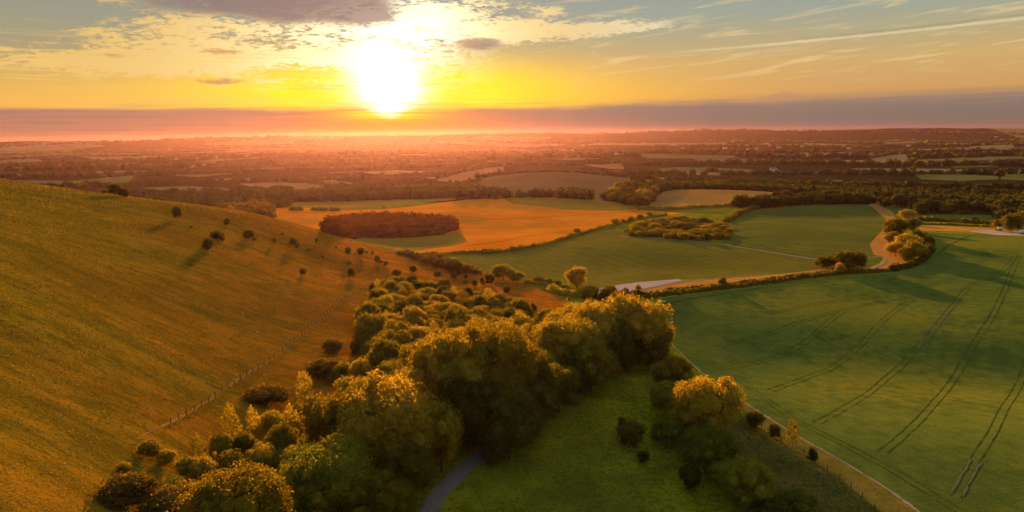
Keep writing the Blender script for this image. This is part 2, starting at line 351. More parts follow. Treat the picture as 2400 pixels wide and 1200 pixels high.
LF = {
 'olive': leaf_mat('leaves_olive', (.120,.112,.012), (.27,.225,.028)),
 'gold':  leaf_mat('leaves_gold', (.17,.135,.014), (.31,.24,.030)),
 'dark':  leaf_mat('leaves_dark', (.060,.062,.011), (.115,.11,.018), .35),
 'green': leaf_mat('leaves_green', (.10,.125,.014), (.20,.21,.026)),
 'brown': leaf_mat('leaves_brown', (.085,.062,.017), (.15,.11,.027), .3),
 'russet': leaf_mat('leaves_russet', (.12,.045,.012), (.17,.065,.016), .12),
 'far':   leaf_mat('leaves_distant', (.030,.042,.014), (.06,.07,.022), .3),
}
def simple_mat(name, c, rough=.8, c2=None, scale=3):
    m, N, out = mat_new(name); tc = N.new('ShaderNodeTexCoord'); b = N.new('ShaderNodeBsdfPrincipled')
    N.put(b.inputs['Base Color'], N.mix(N.ss(N.noise(tc.outputs['Object'], scale, 4), .35, .65), c, c2 or tuple(v * .7 for v in c)))
    b.inputs['Roughness'].default_value = rough; N.l.new(b.outputs[0], out.inputs[0]); return m
BARK = simple_mat('bark', (.10, .075, .05), .9, (.05, .035, .025), 8)

# ------------------------------------------------------------------ land, cut into fields
def poly(pts): return [g2(p) for p in pts]
FIELDS = [   # later ones lie over earlier ones
 ('downland', 'down', [(1332,702),(1235,668),(1330,0,300),(1200,0,345),(1050,0,365),(910,0,390),(780,0,395),(600,0,420),(300,0,450),(0,0,480),(-500,0,470),(-900,0,300),(-900,0,90),(-200,1300),(300,1260),(900,1210),(1010,1100),(1130,1000),(1300,850),(1400,780)]),
 ('meadow', 'meadow', [(930,1215),(1010,1130),(1150,1000),(1300,850),(1400,770),(1530,740),(1560,792),(1627,858),(1723,928),(1733,973),(1833,1033),(1917,1087),(2000,1147),(2100,1230),(1800,1400),(1300,1500),(900,1350)]),
 ('rough_pasture', 'rough', [(1733,973),(1833,1033),(1917,1087),(2000,1147),(2100,1230),(1900,1300),(1760,1190),(1740,1080),(1700,1000)]),
 ('grass_verge', 'verge', [(1723,928),(1807,983),(1883,1030),(1950,1067),(2027,1113),(2100,1160),(2180,1225),(2100,1230),(2000,1147),(1917,1087),(1833,1033),(1760,985),(1728,952)]),
 ('crop_field', 'crop', [(1560,792),(1545,700),(1600,691),(1700,683),(1900,657),(2070,640),(2165,605),(2182,560),(2175,545),(2280,549),(2400,556),(3000,0,380),(3000,0,90),(2250,1280),(2180,1225),(2100,1160),(2027,1113),(1950,1067),(1883,1030),(1807,983),(1723,928),(1627,858)]),
 ('wheat_field', 'wheat', [(930,592),(860,0,395),(780,0,410),(700,0,450),(640,0,520),(610,500),(640,487),(800,492),(900,490),(1010,478),(1090,468),(1180,464),(1290,463),(1380,468),(1440,475),(1500,489),(1560,496),(1600,500),(1500,512),(1440,528),(1350,550),(1230,581),(1090,590),(1000,598)]),
 ('turning_or_shaded_wheat_field', 'wgreen', [(560,482),(640,475),(800,472),(1000,466),(1150,460),(1180,463),(1085,467),(1000,474),(900,488),(800,490),(700,487),(640,486),(600,497),(560,497)]),
 ('turning_or_shaded_wheat_field', 'wgreen', [(1180,465),(1290,464),(1380,469),(1440,476),(1500,490),(1440,495),(1330,492),(1260,483),(1200,478)]),
 ('turning_or_shaded_wheat_field', 'wgreen', [(820,566),(900,590),(1000,584),(1060,577),(1095,566),(1086,553),(1072,544),(1000,550),(900,552),(780,546)]),  # shade cast by the oval wood, painted as a greener field colour
 ('green_field', 'green', [(1090,592),(1230,583),(1350,552),(1440,530),(1460,554),(1560,560),(1690,571),(1800,589),(1900,606),(1925,622),(1920,636),(1700,652),(1590,655),(1490,663),(1388,677),(1300,672),(1180,652),(1100,625),(1060,608)]),
 ('striped_green_field', 'green2', [(1690,571),(1715,548),(1700,520),(1720,505),(1760,492),(1850,483),(1940,479),(2035,479),(2078,512),(2080,530),(2040,572),(2050,598),(2075,600),(2065,618),(2025,632),(1925,630),(1920,610),(1900,606),(1800,589)]),
 ('grass_track', 'track', [(2032,478),(2048,477),(2092,497),(2110,520),(2082,565),(2100,590),(2130,622),(2090,630),(2030,636),(1910,642),(1700,668),(1520,688),(1460,690),(1500,679),(1600,662),(1700,652),(1900,634),(1925,631),(2025,632),(2062,617),(2073,602),(2048,597),(2038,572),(2078,530),(2076,512)]),
 ('lilac_plot', 'lilac', [(1385,684),(1402,676),(1500,661),(1590,654),(1600,657),(1545,669),(1470,687),(1400,690)]),
 ('tan_field', 'tan', [(1530,462),(1545,0,800),(1600,0,850),(1700,0,850),(1850,0,830),(1930,0,780),(1930,470),(1830,476),(1720,481),(1600,488),(1520,490)]),
 ('green_strip', 'green', [(1495,492),(1600,490),(1725,484),(1700,503),(1600,499),(1560,495)]),
 ('stubble_strip', 'tan', [(2035,472),(2080,0,740),(2200,0,700),(2330,0,660),(2420,0,640),(2400,500),(2330,499),(2250,496),(2150,490),(2090,484),(2050,477)]),
 ('green_strip', 'green2', [(2050,477),(2090,484),(2150,491),(2160,498),(2120,512),(2095,497)]),
 ('green_strip', 'green2', [(2140,503),(2200,499),(2340,502),(2360,508),(2330,516),(2200,512),(2130,511)]),
 ('yellow_strip', 'track', [(2130,528),(2200,529),(2330,534),(2345,541),(2280,543),(2160,540)]),
 ('chalk_patch', 'chalk', [(2270,542),(2345,538),(2420,545),(2420,553),(2330,550)]),
 ('dome_pasture', 'dome', [(1110,452),(1112,432),(1130,0,1120),(1200,0,1210),(1300,0,1240),(1400,0,1200),(1480,0,1120),(1490,440),(1470,456),(1380,458),(1200,457)]),
 ('stubble_slope', 'v3', [(1000,425),(1080,405),(1150,392),(1180,390),(1180,403),(1100,428),(1060,440)]),
 ('green_strip', 'wgreen', [(1155,458),(1180,456),(1310,453),(1320,460),(1180,463)]),
 ('green_strip', 'wgreen', [(1370,459),(1420,456),(1440,466),(1400,470),(1375,466)]),
]
VF = [ # fields seen between the woods of the vale
 ('v1', [(95,430),(180,423),(260,415),(315,410),(305,428),(230,430),(170,436)]), ('v4', [(330,440),(440,436),(520,440),(560,446),(470,452),(380,446)]),
 ('v4', [(480,455),(560,451),(560,458),(490,462)]), ('v3', [(560,430),(700,428),(800,440),(700,447),(600,440)]),
 ('v1', [(250,370),(330,367),(345,372),(260,376)]), ('v2', [(250,389),(310,381),(320,383),(260,390)]), ('v3', [(430,390),(500,379),(510,381),(450,393)]),
 ('v1', [(2140,409),(2240,408),(2340,412),(2340,420),(2250,424),(2160,420)]), ('v1', [(2350,409),(2420,406),(2420,424),(2345,420)]),
 ('v1', [(2225,389),(2330,386),(2340,391),(2240,393)]), ('v2', [(2270,344),(2370,339),(2378,345),(2280,349)]), ('v2', [(2040,372),(2110,360),(2140,366),(2120,378),(2060,379)]),
 ('v2', [(1905,376),(1990,375),(2110,378),(2040,383),(1920,381)]), ('v3', [(1860,358),(1990,356),(2050,368),(1900,367)]), ('v4', [(1760,364),(1850,357),(1850,366),(1780,368)]),
 ('v2', [(1500,334),(1705,334),(1700,340),(1520,342)]), ('v2', [(1350,342),(1400,334),(1560,336),(1530,341),(1400,340)]), ('v3', [(1780,338),(1800,334),(1820,342),(1790,343)]),
 ('v3', [(1330,364),(1420,363),(1420,366),(1330,367)]), ('v2', [(1370,357),(1420,357),(1420,359),(1370,360)]), ('v4', [(1460,360),(1600,362),(1750,365),(1700,373),(1520,371)]),
 ('v3', [(1370,386),(1460,382),(1462,397),(1430,396)]), ('v3', [(1360,402),(1460,399),(1458,403),(1370,404)]), ('v3', [(1510,415),(1562,416),(1560,424),(1530,423)]),
 ('v2', [(1570,402),(1640,401),(1700,406),(1690,411),(1600,409)]), ('v1', [(1620,421),(1710,421),(1712,425),(1630,426)]), ('v1', [(1785,428),(1850,428),(1860,432),(1800,434)]),
 ('v1', [(1890,402),(1940,402),(1935,407),(1900,406)]), ('v1', [(1945,421),(1975,422),(1970,428),(1950,427)]), ('v1', [(2190,456),(2290,453),(2280,463),(2200,462)]),
 ('v1', [(2280,445),(2400,447),(2400,456),(2290,455)]), ('v1', [(2290,461),(2350,460),(2345,470),(2300,470)]), ('v4', [(2300,366),(2400,366),(2400,372),(2310,372)]),
 ('v3', [(2380,384),(2400,383),(2400,387),(2380,387)]), ('v4', [(1010,330),(1200,335),(1330,338),(1250,345),(1100,340)]), ('v2', [(1180,340),(1300,338),(1310,342),(1200,345)]),
 ('v4', [(500,350),(640,347),(700,349),(560,354)]), ('v4', [(0,375),(90,372),(100,378),(0,382)]), ('v2', [(180,366),(300,370),(290,373),(190,369)]), ('v3', [(850,405),(930,398),(1000,402),(930,410)]), ('v4', [(620,398),(690,396),(700,401),(640,403)]),
 ('v2', [(1880,335),(2000,338),(1990,341),(1890,339)]), ('v2', [(2060,333),(2180,330),(2190,333),(2080,337)]), ('v4', [(1620,372),(1800,372),(1790,378),(1640,379)]),
]
for k, (m, p) in enumerate(VF): FIELDS.append(('field', m, p))
def inside(pg, x, y):
    x = np.asarray(x); y = np.asarray(y); c = np.zeros(x.shape, bool); j = len(pg) - 1
    for i in range(len(pg)):
        xi, yi = pg[i]; xj, yj = pg[j]
        if yi != yj: c ^= ((yi > y) != (yj > y)) & (x < (xj - xi) * (y - yi) / (yj - yi) + xi)
        j = i
    return c
WF = []
for nm, m, p in FIELDS:
    pg = poly(p)
    dens = []
    for i in range(len(pg)):      # round off: subdivide long edges so that borders follow the land
        a, b = np.array(pg[i]), np.array(pg[(i + 1) % len(pg)]); k = max(1, int(np.hypot(*(b - a)) / max(6, np.hypot(*a) * .03)))
        for t in range(k): dens.append(tuple(a + (b - a) * t / k))
    ar = sum(dens[i - 1][0] * dens[i][1] - dens[i][0] * dens[i - 1][1] for i in range(len(dens)))
    WF.append((nm, m, dens if ar > 0 else dens[::-1]))
# vale: patchwork of woods and fields round random centres
cells = []
while len(cells) < 800:
    r = math.exp(random.uniform(math.log(750), math.log(6600))); a = random.uniform(-.95, .95); cells.append((r * math.sin(a), r * math.cos(a)))
cells = np.array(cells); cell_kind = np.array([random.choices(['wood', 'v1', 'v2', 'v3', 'v4'], (.85, .045, .035, .025, .045))[0] for _ in cells])
cell_r = np.hypot(cells[:, 0], cells[:, 1]); cell_kind[(cell_r > 4300) & (np.arctan2(cells[:, 0], cells[:, 1]) > .12) & (RNG.random(len(cells)) < .85)] = 'wood'
def cell_of(x, y):
    a = np.arctan2(x, y); l = np.log(np.hypot(x, y)); ca = np.arctan2(cells[:, 0], cells[:, 1]); cl = np.log(np.hypot(cells[:, 0], cells[:, 1]))
    out = np.zeros(len(a), int)
    for s in range(0, len(a), 20000):
        d = ((a[s:s + 20000, None] - ca) * 1.0) ** 2 + ((l[s:s + 20000, None] - cl) * 1.0) ** 2; out[s:s + 20000] = d.argmin(1)
    return out
def build_land():
    front = np.radians(np.arange(-48, 48.01, .34)); back = np.radians(np.concatenate([np.arange(52, 308.1, 4)]))
    angs = np.concatenate([front, back]); rs = np.exp(np.arange(math.log(28), math.log(8200), .0165))
    aa, rr = np.meshgrid(angs, rs); x = (rr * np.sin(aa)).ravel(); y = (rr * np.cos(aa)).ravel()
    pts = [Vector((a, b)) for a, b in zip(x, y)] + [Vector((0, 0))]
    faces = []
    for nm, m, pg in WF:
        i0 = len(pts); pts += [Vector(p) for p in pg]; faces.append(list(range(i0, i0 + len(pg))))
    vs, es, fs, ov, oe, of = delaunay_2d_cdt(pts, [], faces, 0, 1e-3, True)
    V = np.array([(v.x, v.y) for v in vs]); Z = H(V[:, 0], V[:, 1]); Fc = np.array(fs)
    own = np.array([max(o) if o else -1 for o in of]); V3 = np.column_stack([V, Z])
    e = np.maximum(.5, np.hypot(V[:, 0], V[:, 1]) * .003)
    nx = -(H(V[:, 0] + e, V[:, 1]) - H(V[:, 0] - e, V[:, 1])) / (2 * e); ny = -(H(V[:, 0], V[:, 1] + e) - H(V[:, 0], V[:, 1] - e)) / (2 * e)
    NN = np.column_stack([nx, ny, np.ones(len(nx))]); NN /= np.linalg.norm(NN, axis=1)[:, None]
    cen = V3[Fc].mean(1); cc = cell_kind[cell_of(cen[:, 0], cen[:, 1])]; rr = np.hypot(cen[:, 0], cen[:, 1])
    def sub(mask, name, mats, idx=None):
        f = Fc[mask]
        if not len(f): return
        used, inv = np.unique(f, return_inverse=True); me = np_mesh(name, V3[used], inv.reshape(f.shape), NN[used])
        for m in mats: me.materials.append(MT[m])
        if idx is not None: me.polygons.foreach_set('material_index', idx[mask].astype(np.int32))
        put(name, me, kind='structure')
    for k, (nm, m, pg) in enumerate(WF): sub(own == k, nm, [m])
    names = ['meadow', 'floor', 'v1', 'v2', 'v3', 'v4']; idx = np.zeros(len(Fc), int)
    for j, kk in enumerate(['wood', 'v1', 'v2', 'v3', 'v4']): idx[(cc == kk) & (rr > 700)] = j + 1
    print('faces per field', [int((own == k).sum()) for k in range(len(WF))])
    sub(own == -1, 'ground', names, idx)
build_land()
print('land', round(time.time() - T0, 1))

def smooth_line(pts, step):
    pts = [np.array(p[:2], float) for p in pts]; out = []
    for i in range(len(pts) - 1):
        p0, p1, p2, p3 = pts[max(0, i - 1)], pts[i], pts[i + 1], pts[min(len(pts) - 1, i + 2)]
        k = max(2, int(np.hypot(*(p2 - p1)) / step))
        for t in np.linspace(0, 1, k, endpoint=False):
            out.append(.5 * ((2 * p1) + (-p0 + p2) * t + (2 * p0 - 5 * p1 + 4 * p2 - p3) * t ** 2 + (-p0 + 3 * p1 - 3 * p2 + p3) * t ** 3))
    out.append(pts[-1]); return np.array(out)
def strip(name, mat, pts, width, lift=.03, off=0.0, jitter=0.0, pair=False, step=1.5):
    L = smooth_line([g2(p) for p in pts], step); d = np.gradient(L, axis=0); d /= np.linalg.norm(d, axis=1)[:, None] + 1e-9; nrm = np.column_stack([d[:, 1], -d[:, 0]])
    V, Fq = [], []
    for o in ((off - .9, off + .9) if pair else (off,)):
        b = len(V); jit = RNG.normal(0, jitter, (len(L), 2)) if jitter else np.zeros((len(L), 2))
        for i, (p, q) in enumerate(zip(L, nrm)):
            for s, j in ((-1, jit[i, 0]), (0, 0), (1, jit[i, 1])):
                w = o + s * (width / 2 + j); xx, yy = p + q * w; V.append((xx, yy, H1(xx, yy) + lift))
            if i: a = b + 3 * i; Fq += [(a - 3, a, a + 1, a - 2), (a - 2, a + 1, a + 2, a - 1)]
    put(name, np_mesh(name, V, Fq, k=4), MT[mat], kind='structure')
strip('lane', 'lane', [(960,1235),(1003,1192),(1060,1125),(1100,1088),(1138,1062),(1190,1000),(1280,900)], 3.4, .05, jitter=.28, step=.8)
strip('footpath', 'path', [(1548,770),(1560,792),(1627,858),(1723,928),(1807,983),(1883,1030),(1950,1067),(2027,1113),(2100,1160),(2200,1235)], .5, .04, jitter=.09)
strip('farm_track', 'path', [(1452,552),(1480,557),(1560,561),(1650,568),(1690,573),(1800,590),(1900,606),(1960,610)], 1.7, .08, jitter=.15, step=3)
strip('worn_path', 'worn', [(925,641),(873,665),(830,688),(760,738),(700,790),(640,840),(560,890),(480,945),(400,990),(320,1030)], .45, .05, jitter=.12)
strip('curved_path', 'path', [(2025,607),(2060,602),(2076,608),(2068,620),(2035,634)], 1.0, .1, step=2)
strip('plot_edge', 'path', [(1480,683),(1540,672),(1600,661),(1700,650),(1800,641)], 1.0, .1, step=2)
TR = [
 [(1655,817),(1680,815),(1733,799),(1800,783),(1883,753),(1973,728),(2100,703),(2217,687),(2267,673),(2333,647),(2367,617),(2383,597)],
 [(1697,863),(1733,857),(1783,848),(1833,832),(1893,799),(1933,762),(1973,731)],
 [(1803,917),(1850,900),(1900,882),(1950,862),(1990,833),(2027,798),(2057,765),(2083,740),(2110,720),(2140,700)],
 [(1913,992),(1967,963),(2027,927),(2073,890),(2120,850),(2163,799),(2200,752),(2240,705),(2268,675)],
 [(2067,1060),(2120,1017),(2167,970),(2217,913),(2253,860),(2290,795),(2327,737),(2353,683),(2367,647),(2390,597)],
 [(2240,1165),(2267,1107),(2300,1053),(2333,1000),(2363,943),(2405,860),(2430,790)],
 [(2303,585),(2310,597),(2297,613),(2267,633),(2233,653),(2160,672),(2060,690),(1900,715),(1750,745)],
 [(1608,800),(1625,815),(1700,867),(1787,930),(1853,977),(1920,1013),(2000,1053),(2083,1097),(2150,1137),(2260,1205)],
]
for t in TR: strip('tramline', 'rut', t, .22, .05, jitter=.07, pair=True)
strip('tramline', 'rutpale', [(2243,1160),(2256,1135),(2270,1108),(2288,1080)], .36, .07, jitter=.10, pair=True)
strip('tramline', 'rutpale', [(2163,799),(2185,772),(2215,735),(2240,705)], .3, .08, jitter=.1, pair=True)
strip('tramline', 'rut', [(2197,597),(2215,582),(2233,570),(2265,556),(2293,548)], .7, .08)
for off in ([(820,532),(1000,526),(1150,515),(1300,508),(1500,494)], [(1090,577),(1180,565),(1250,552),(1330,543)], [(1560,715),(1620,700),(1700,690)]):
    strip('field_furrow', 'rut', off, .9, .1)
print('strips', round(time.time() - T0, 1))

# ------------------------------------------------------------------ trees: prototypes of height 1 and width about 1
def unit(n): v = RNG.normal(size=(n, 3)); return v / np.linalg.norm(v, axis=1)[:, None]
ICO_V, ICO_F = None, None
def ico():
    global ICO_V, ICO_F
    if ICO_V is None:
        import bmesh
        bm = bmesh.new(); bmesh.ops.create_icosphere(bm, subdivisions=2, radius=1); bm.verts.ensure_lookup_table()
        ICO_V = np.array([v.co[:] for v in bm.verts]); ICO_F = np.array([[v.index for v in f.verts] for f in bm.faces]); bm.free()
    return ICO_V, ICO_F
def crown(n_leaf, leaf, n_lobe=16, zc=.56, rx=.5, rz=.44, lobe=(.17, .27), ragged=.12, flat=1.0, core=True):
    d = unit(n_lobe * 3); d = d[d[:, 2] > -.75][:n_lobe]; nl = len(d); lr = RNG.uniform(*lobe, nl)
    C = d * (np.array([rx, rx, rz]) - lr[:, None] * .95) * RNG.uniform(.8, 1.08, (nl, 1)) + np.array([0, 0, zc])
    C += RNG.normal(0, .035, C.shape); ex = unit(9); ex[:, 2] = np.abs(ex[:, 2]); er = RNG.uniform(.06, .12, 9)
    EC = ex * (np.array([rx, rx, rz]) * RNG.uniform(.86, 1.02, (9, 1)) - er[:, None]) + np.array([0, 0, zc]); C = np.vstack([C, EC, [[0, 0, zc]]]); lr = np.concatenate([lr, er, [min(rx, rz) * .60]])
    skew = RNG.uniform(-.16, .16, 2); tp = RNG.uniform(.1, .34); C[:, 0] = C[:, 0] * (1 + tp * (.55 - C[:, 2])) + skew[0] * (C[:, 2] - .4); C[:, 1] = C[:, 1] * (1 + tp * (.55 - C[:, 2])) + skew[1] * (C[:, 2] - .4)
    w = lr ** 2; w /= w.sum(); k = RNG.choice(len(lr), n_leaf * 2, p=w); u_ = unit(n_leaf * 2)
    # small twig clusters: leaves gather round bumps on each lobe
    nb = 150; bumps = unit(nb); bi = RNG.integers(0, nb, n_leaf * 2); u_ = u_ * .30 + bumps[bi]; u_ /= np.linalg.norm(u_, axis=1)[:, None]
    rad = lr[k] * (1 + (np.sin(bi * 12.9) * ragged) + RNG.normal(0, .05, n_leaf * 2)); P_ = C[k] + u_ * rad[:, None] * np.array([1, 1, flat])
    deep = np.zeros(len(P_), bool)
    for c, r_ in zip(C, lr): deep |= np.linalg.norm((P_ - c), axis=1) < r_ * .80
    keep = ~deep | (RNG.random(len(P_)) < .04); P_, u_ = P_[keep][:n_leaf], u_[keep][:n_leaf]
    m = len(P_); nr = u_ * .8 + unit(m) * .9; nr /= np.linalg.norm(nr, axis=1)[:, None]
    t1 = np.cross(nr, unit(m)); t1 /= np.linalg.norm(t1, axis=1)[:, None] + 1e-9; t2 = np.cross(nr, t1)
    s = leaf * RNG.uniform(.6, 1.4, (m, 1)); q = []
    for a, b in ((1, .15), (.1, .8), (-.95, -.1), (-.1, -.75)): q.append(P_ + t1 * s * a + t2 * s * b * RNG.uniform(.8, 1.2, (m, 1)))
    V = np.stack(q, 1).reshape(-1, 3); i = np.arange(m)[:, None] * 4
    F_ = np.concatenate([i + [0, 1, 2], i + [0, 2, 3]], 0)
    cn = u_ * .55 + nr * .65; cn /= np.linalg.norm(cn, axis=1)[:, None]; NR_ = np.repeat(cn, 4, 0)
    if core:
        iv, if_ = ico()
        for c, r_ in zip(C, lr):
            b = len(V); jv = iv * (1 + RNG.normal(0, .06, (len(iv), 1))); V = np.vstack([V, c + jv * r_ * .70]); F_ = np.vstack([F_, if_ + b]); NR_ = np.vstack([NR_, iv])
    V[:, 2] = np.maximum(V[:, 2], .01)
    return V, F_, NR_
def trunk_mesh(hh=.5, r=.03, limbs=5):
    V, Fq = [], []
    def tube(pts, rad):
        b = len(V)
        for i, (p, ra) in enumerate(zip(pts, rad)):
            for a in range(7): V.append((p[0] + ra * math.cos(a * .8976), p[1] + ra * math.sin(a * .8976), p[2]))
            if i:
                for a in range(7): o = b + 7 * i; Fq.append((o - 7 + a, o - 7 + (a + 1) % 7, o + (a + 1) % 7, o + a))
    tube([(0, 0, -.03), (.004, 0, .03), (.006, .004, hh * .6), (0, 0, hh)], [r * 1.6, r, r * .75, r * .5])
    for k in range(limbs):
        a = k * 2.4; z0 = hh * random.uniform(.45, .9); L = random.uniform(.2, .3)
        tube([(0, 0, z0), (math.cos(a) * L * .5, math.sin(a) * L * .5, z0 + .08), (math.cos(a) * L, math.sin(a) * L, z0 + .2)], [r * .5, r * .35, r * .12])
    return np_mesh('trunk', V, Fq, k=4)
PROTO = {}
def proto(key, n, **kw):
    V, F_, N_ = crown(**kw); PROTO.setdefault(key, []).append([np_mesh('crown', V, F_, N_), trunk_mesh(.5, .022 if kw.get('zc', .56) > .5 else .015), {}])
for k in range(4): proto('big', 0, n_leaf=15000, leaf=.0115, n_lobe=24 + 4 * k, zc=.54, rx=.53, rz=.47, lobe=(.10, .23), ragged=.20)
for k in range(2): proto('tall', 0, n_leaf=12000, leaf=.0115, n_lobe=20, zc=.54, rx=.50, rz=.47, lobe=(.10, .20), ragged=.28)
for k in range(4): proto('mid', 0, n_leaf=2600, leaf=.024, n_lobe=13 + k, zc=.52, rx=.52, rz=.48, lobe=(.16, .28), ragged=.18)
for k in range(4): proto('small', 0, n_leaf=700, leaf=.045, n_lobe=9, zc=.5, rx=.52, rz=.48, lobe=(.2, .32), ragged=.18)
for k in range(3): proto('bush', 0, n_leaf=2600, leaf=.026, n_lobe=14, zc=.42, rx=.52, rz=.52, lobe=(.16, .28), ragged=.25)
for k in range(3): proto('sprig', 0, n_leaf=1500, leaf=.026, n_lobe=22, zc=.5, rx=.40, rz=.50, lobe=(.06, .14), ragged=.35, core=False)
def crown_of(key, leafname, k):
    me, tr, cache = PROTO[key][k % len(PROTO[key])]
    if leafname not in cache: c = me.copy(); c.materials.clear(); c.materials.append(LF[leafname]); cache[leafname] = c
    if not tr.materials: tr.materials.append(BARK)
    return cache[leafname], tr
COUNT = {'n': 0}
def tree(name, x, y, w, h, leaf='olive', key='mid', label=None, cat='tree', group=None, trunk=True, sink=0.0):
    COUNT['n'] += 1; k = random.randrange(100); cm, tm = crown_of(key, leaf, k)
    root = bpy.data.objects.new(name, None); sc.collection.objects.link(root); root.empty_display_size = .5
    root.location = (x, y, H1(x, y) - sink * h); root.scale = (w, w * random.uniform(.9, 1.1), h); root.rotation_euler = (0, 0, random.uniform(0, 6.28))
    tag(root, None, label, cat, group)
    put('crown', cm, parent=root)
    if trunk: put('trunk', tm, parent=root)
    return root
def tree_px(name, px, base, wpx, hpx, **kw):
    q = G(px, base)
    if q is None: return
    s = depth(q) / F; return tree(name, q[0], q[1], wpx * s, hpx * s, **kw)

# ---- big trees of the wood and the meadow row: (px, base, width, height, leaf, proto, name, label)
BIG = [
 (905,1120,235,245,'gold','big','broadleaf_tree','biggest golden tree of the wood, rounded, left of the dark clump above the lane'),
 (790,1085,175,190,'gold','tall','broadleaf_tree','golden upright tree leaning against the left side of the biggest golden tree'),
 (1055,1010,200,240,'gold','big','broadleaf_tree','tallest brown green tree in the middle of the wood'),
 (1160,985,190,235,'gold','big','broadleaf_tree','broad brown green tree right of the tallest tree in the wood'),
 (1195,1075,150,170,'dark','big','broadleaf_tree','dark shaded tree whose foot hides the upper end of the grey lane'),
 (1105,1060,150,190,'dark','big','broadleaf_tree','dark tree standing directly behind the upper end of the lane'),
 (1035,1105,120,165,'olive','tall','broadleaf_tree','slender olive tree on the left verge of the lane'),
 (770,1215,230,190,'green','big','broadleaf_tree','bright green topped tree in front of the golden trees'),
 (660,1230,130,150,'green','tall','broadleaf_tree','bright yellow green tree behind the frothy golden tree at the lower edge'),
 (575,1300,235,215,'gold','big','broadleaf_tree','frothy pale gold tree cut by the lower edge of the view'),
 (880,1260,180,170,'olive','big','broadleaf_tree','shaded olive tree between the lane and the bright green tree'),
 (1340,890,165,150,'olive','big','broadleaf_tree','domed olive tree in the wood left of the wood corner'),
 (1395,850,140,150,'gold','big','broadleaf_tree','golden tree behind the corner group with a flat top'),
 (1495,850,150,165,'gold','tall','broadleaf_tree','tall golden tree at the corner of the wood beside the crop field'),
 (1545,850,62,110,'gold','tall','broadleaf_tree','narrow golden tree on the field side of the wood corner'),
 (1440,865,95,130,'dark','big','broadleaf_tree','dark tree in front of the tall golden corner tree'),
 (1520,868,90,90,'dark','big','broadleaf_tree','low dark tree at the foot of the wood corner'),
 (1265,925,110,110,'green','tall','broadleaf_tree','small green tree on the meadow edge of the wood'),
 (1215,935,120,150,'gold','big','broadleaf_tree','golden topped tree behind the small green tree'),
 (1290,860,110,130,'gold','tall','broadleaf_tree','pointed golden tree in the upper middle of the wood'),
 (1385,920,120,130,'olive','big','broadleaf_tree','olive tree on the meadow edge below the wood corner'),
 (1310,965,110,120,'dark','big','broadleaf_tree','dark tree pushing furthest out into the meadow'),
 (1130,870,110,110,'gold','tall','broadleaf_tree','golden tree above the two tallest trees of the wood'),
 (905,880,90,90,'olive','mid','broadleaf_tree','low olive tree behind the biggest golden tree'),
 (960,1180,130,150,'olive','big','broadleaf_tree','olive tree close to the left edge of the lane'),
 (1580,925,92,95,'gold','big','broadleaf_tree','gold topped tree at the head of the row in the meadow'),
 (1645,1035,155,165,'gold','big','broadleaf_tree','large round gold topped tree in the meadow row beside the path'),
 (1560,975,80,90,'green','big','broadleaf_tree','dark tree left of the large gold topped tree'),
 (1562,1050,75,85,'green','big','broadleaf_tree','dark low tree in front of the meadow row'),
 (1655,1110,130,115,'green','big','broadleaf_tree','round dark green tree below the large gold topped tree'),
 (1755,1195,120,130,'green','big','broadleaf_tree','round green tree lowest in the meadow row'),
 (1700,1150,90,80,'green','big','broadleaf_tree','dark tree between the two round green trees of the row'),
 (1612,1148,58,60,'dark','mid','bush','round bush alone in the meadow left of the row'),
 (1480,1050,66,66,'dark','mid','bush','dark bush alone in the middle of the meadow'),
 (1508,1085,32,30,'dark','mid','bush','small dark bush just below the lone meadow bush'),
 (1458,1000,24,22,'dark','mid','bush','tiny dark bush just above the lone meadow bush'),
 (1772,1005,52,42,'dark','mid','bush','dark bush on the path verge nearest the meadow row'),
 (1815,1030,30,40,'dark','mid','bush','small upright dark bush second along the path verge'),
 (1857,1042,40,62,'olive','sprig','sapling','feathery yellow sapling on the orange path verge'),
 (1903,1085,24,36,'dark','mid','bush','lone small dark bush farthest down the path verge'),
 (1875,1215,90,60,'green','mid','bush','pale green bush at the lower edge on the dark pasture'),
 (1810,1235,90,70,'dark','mid','bush','dark bush at the lower edge below the round green tree'),
 (1150,1090,50,36,'dark','mid','bush','low bush on the right verge of the lane'),
]
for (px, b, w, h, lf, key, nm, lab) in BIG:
    tree_px(nm, px, b, w, h, leaf=lf, key=key, label=lab, cat='bush' if nm == 'bush' else ('sapling' if nm == 'sapling' else 'tree'), trunk=nm != 'bush')
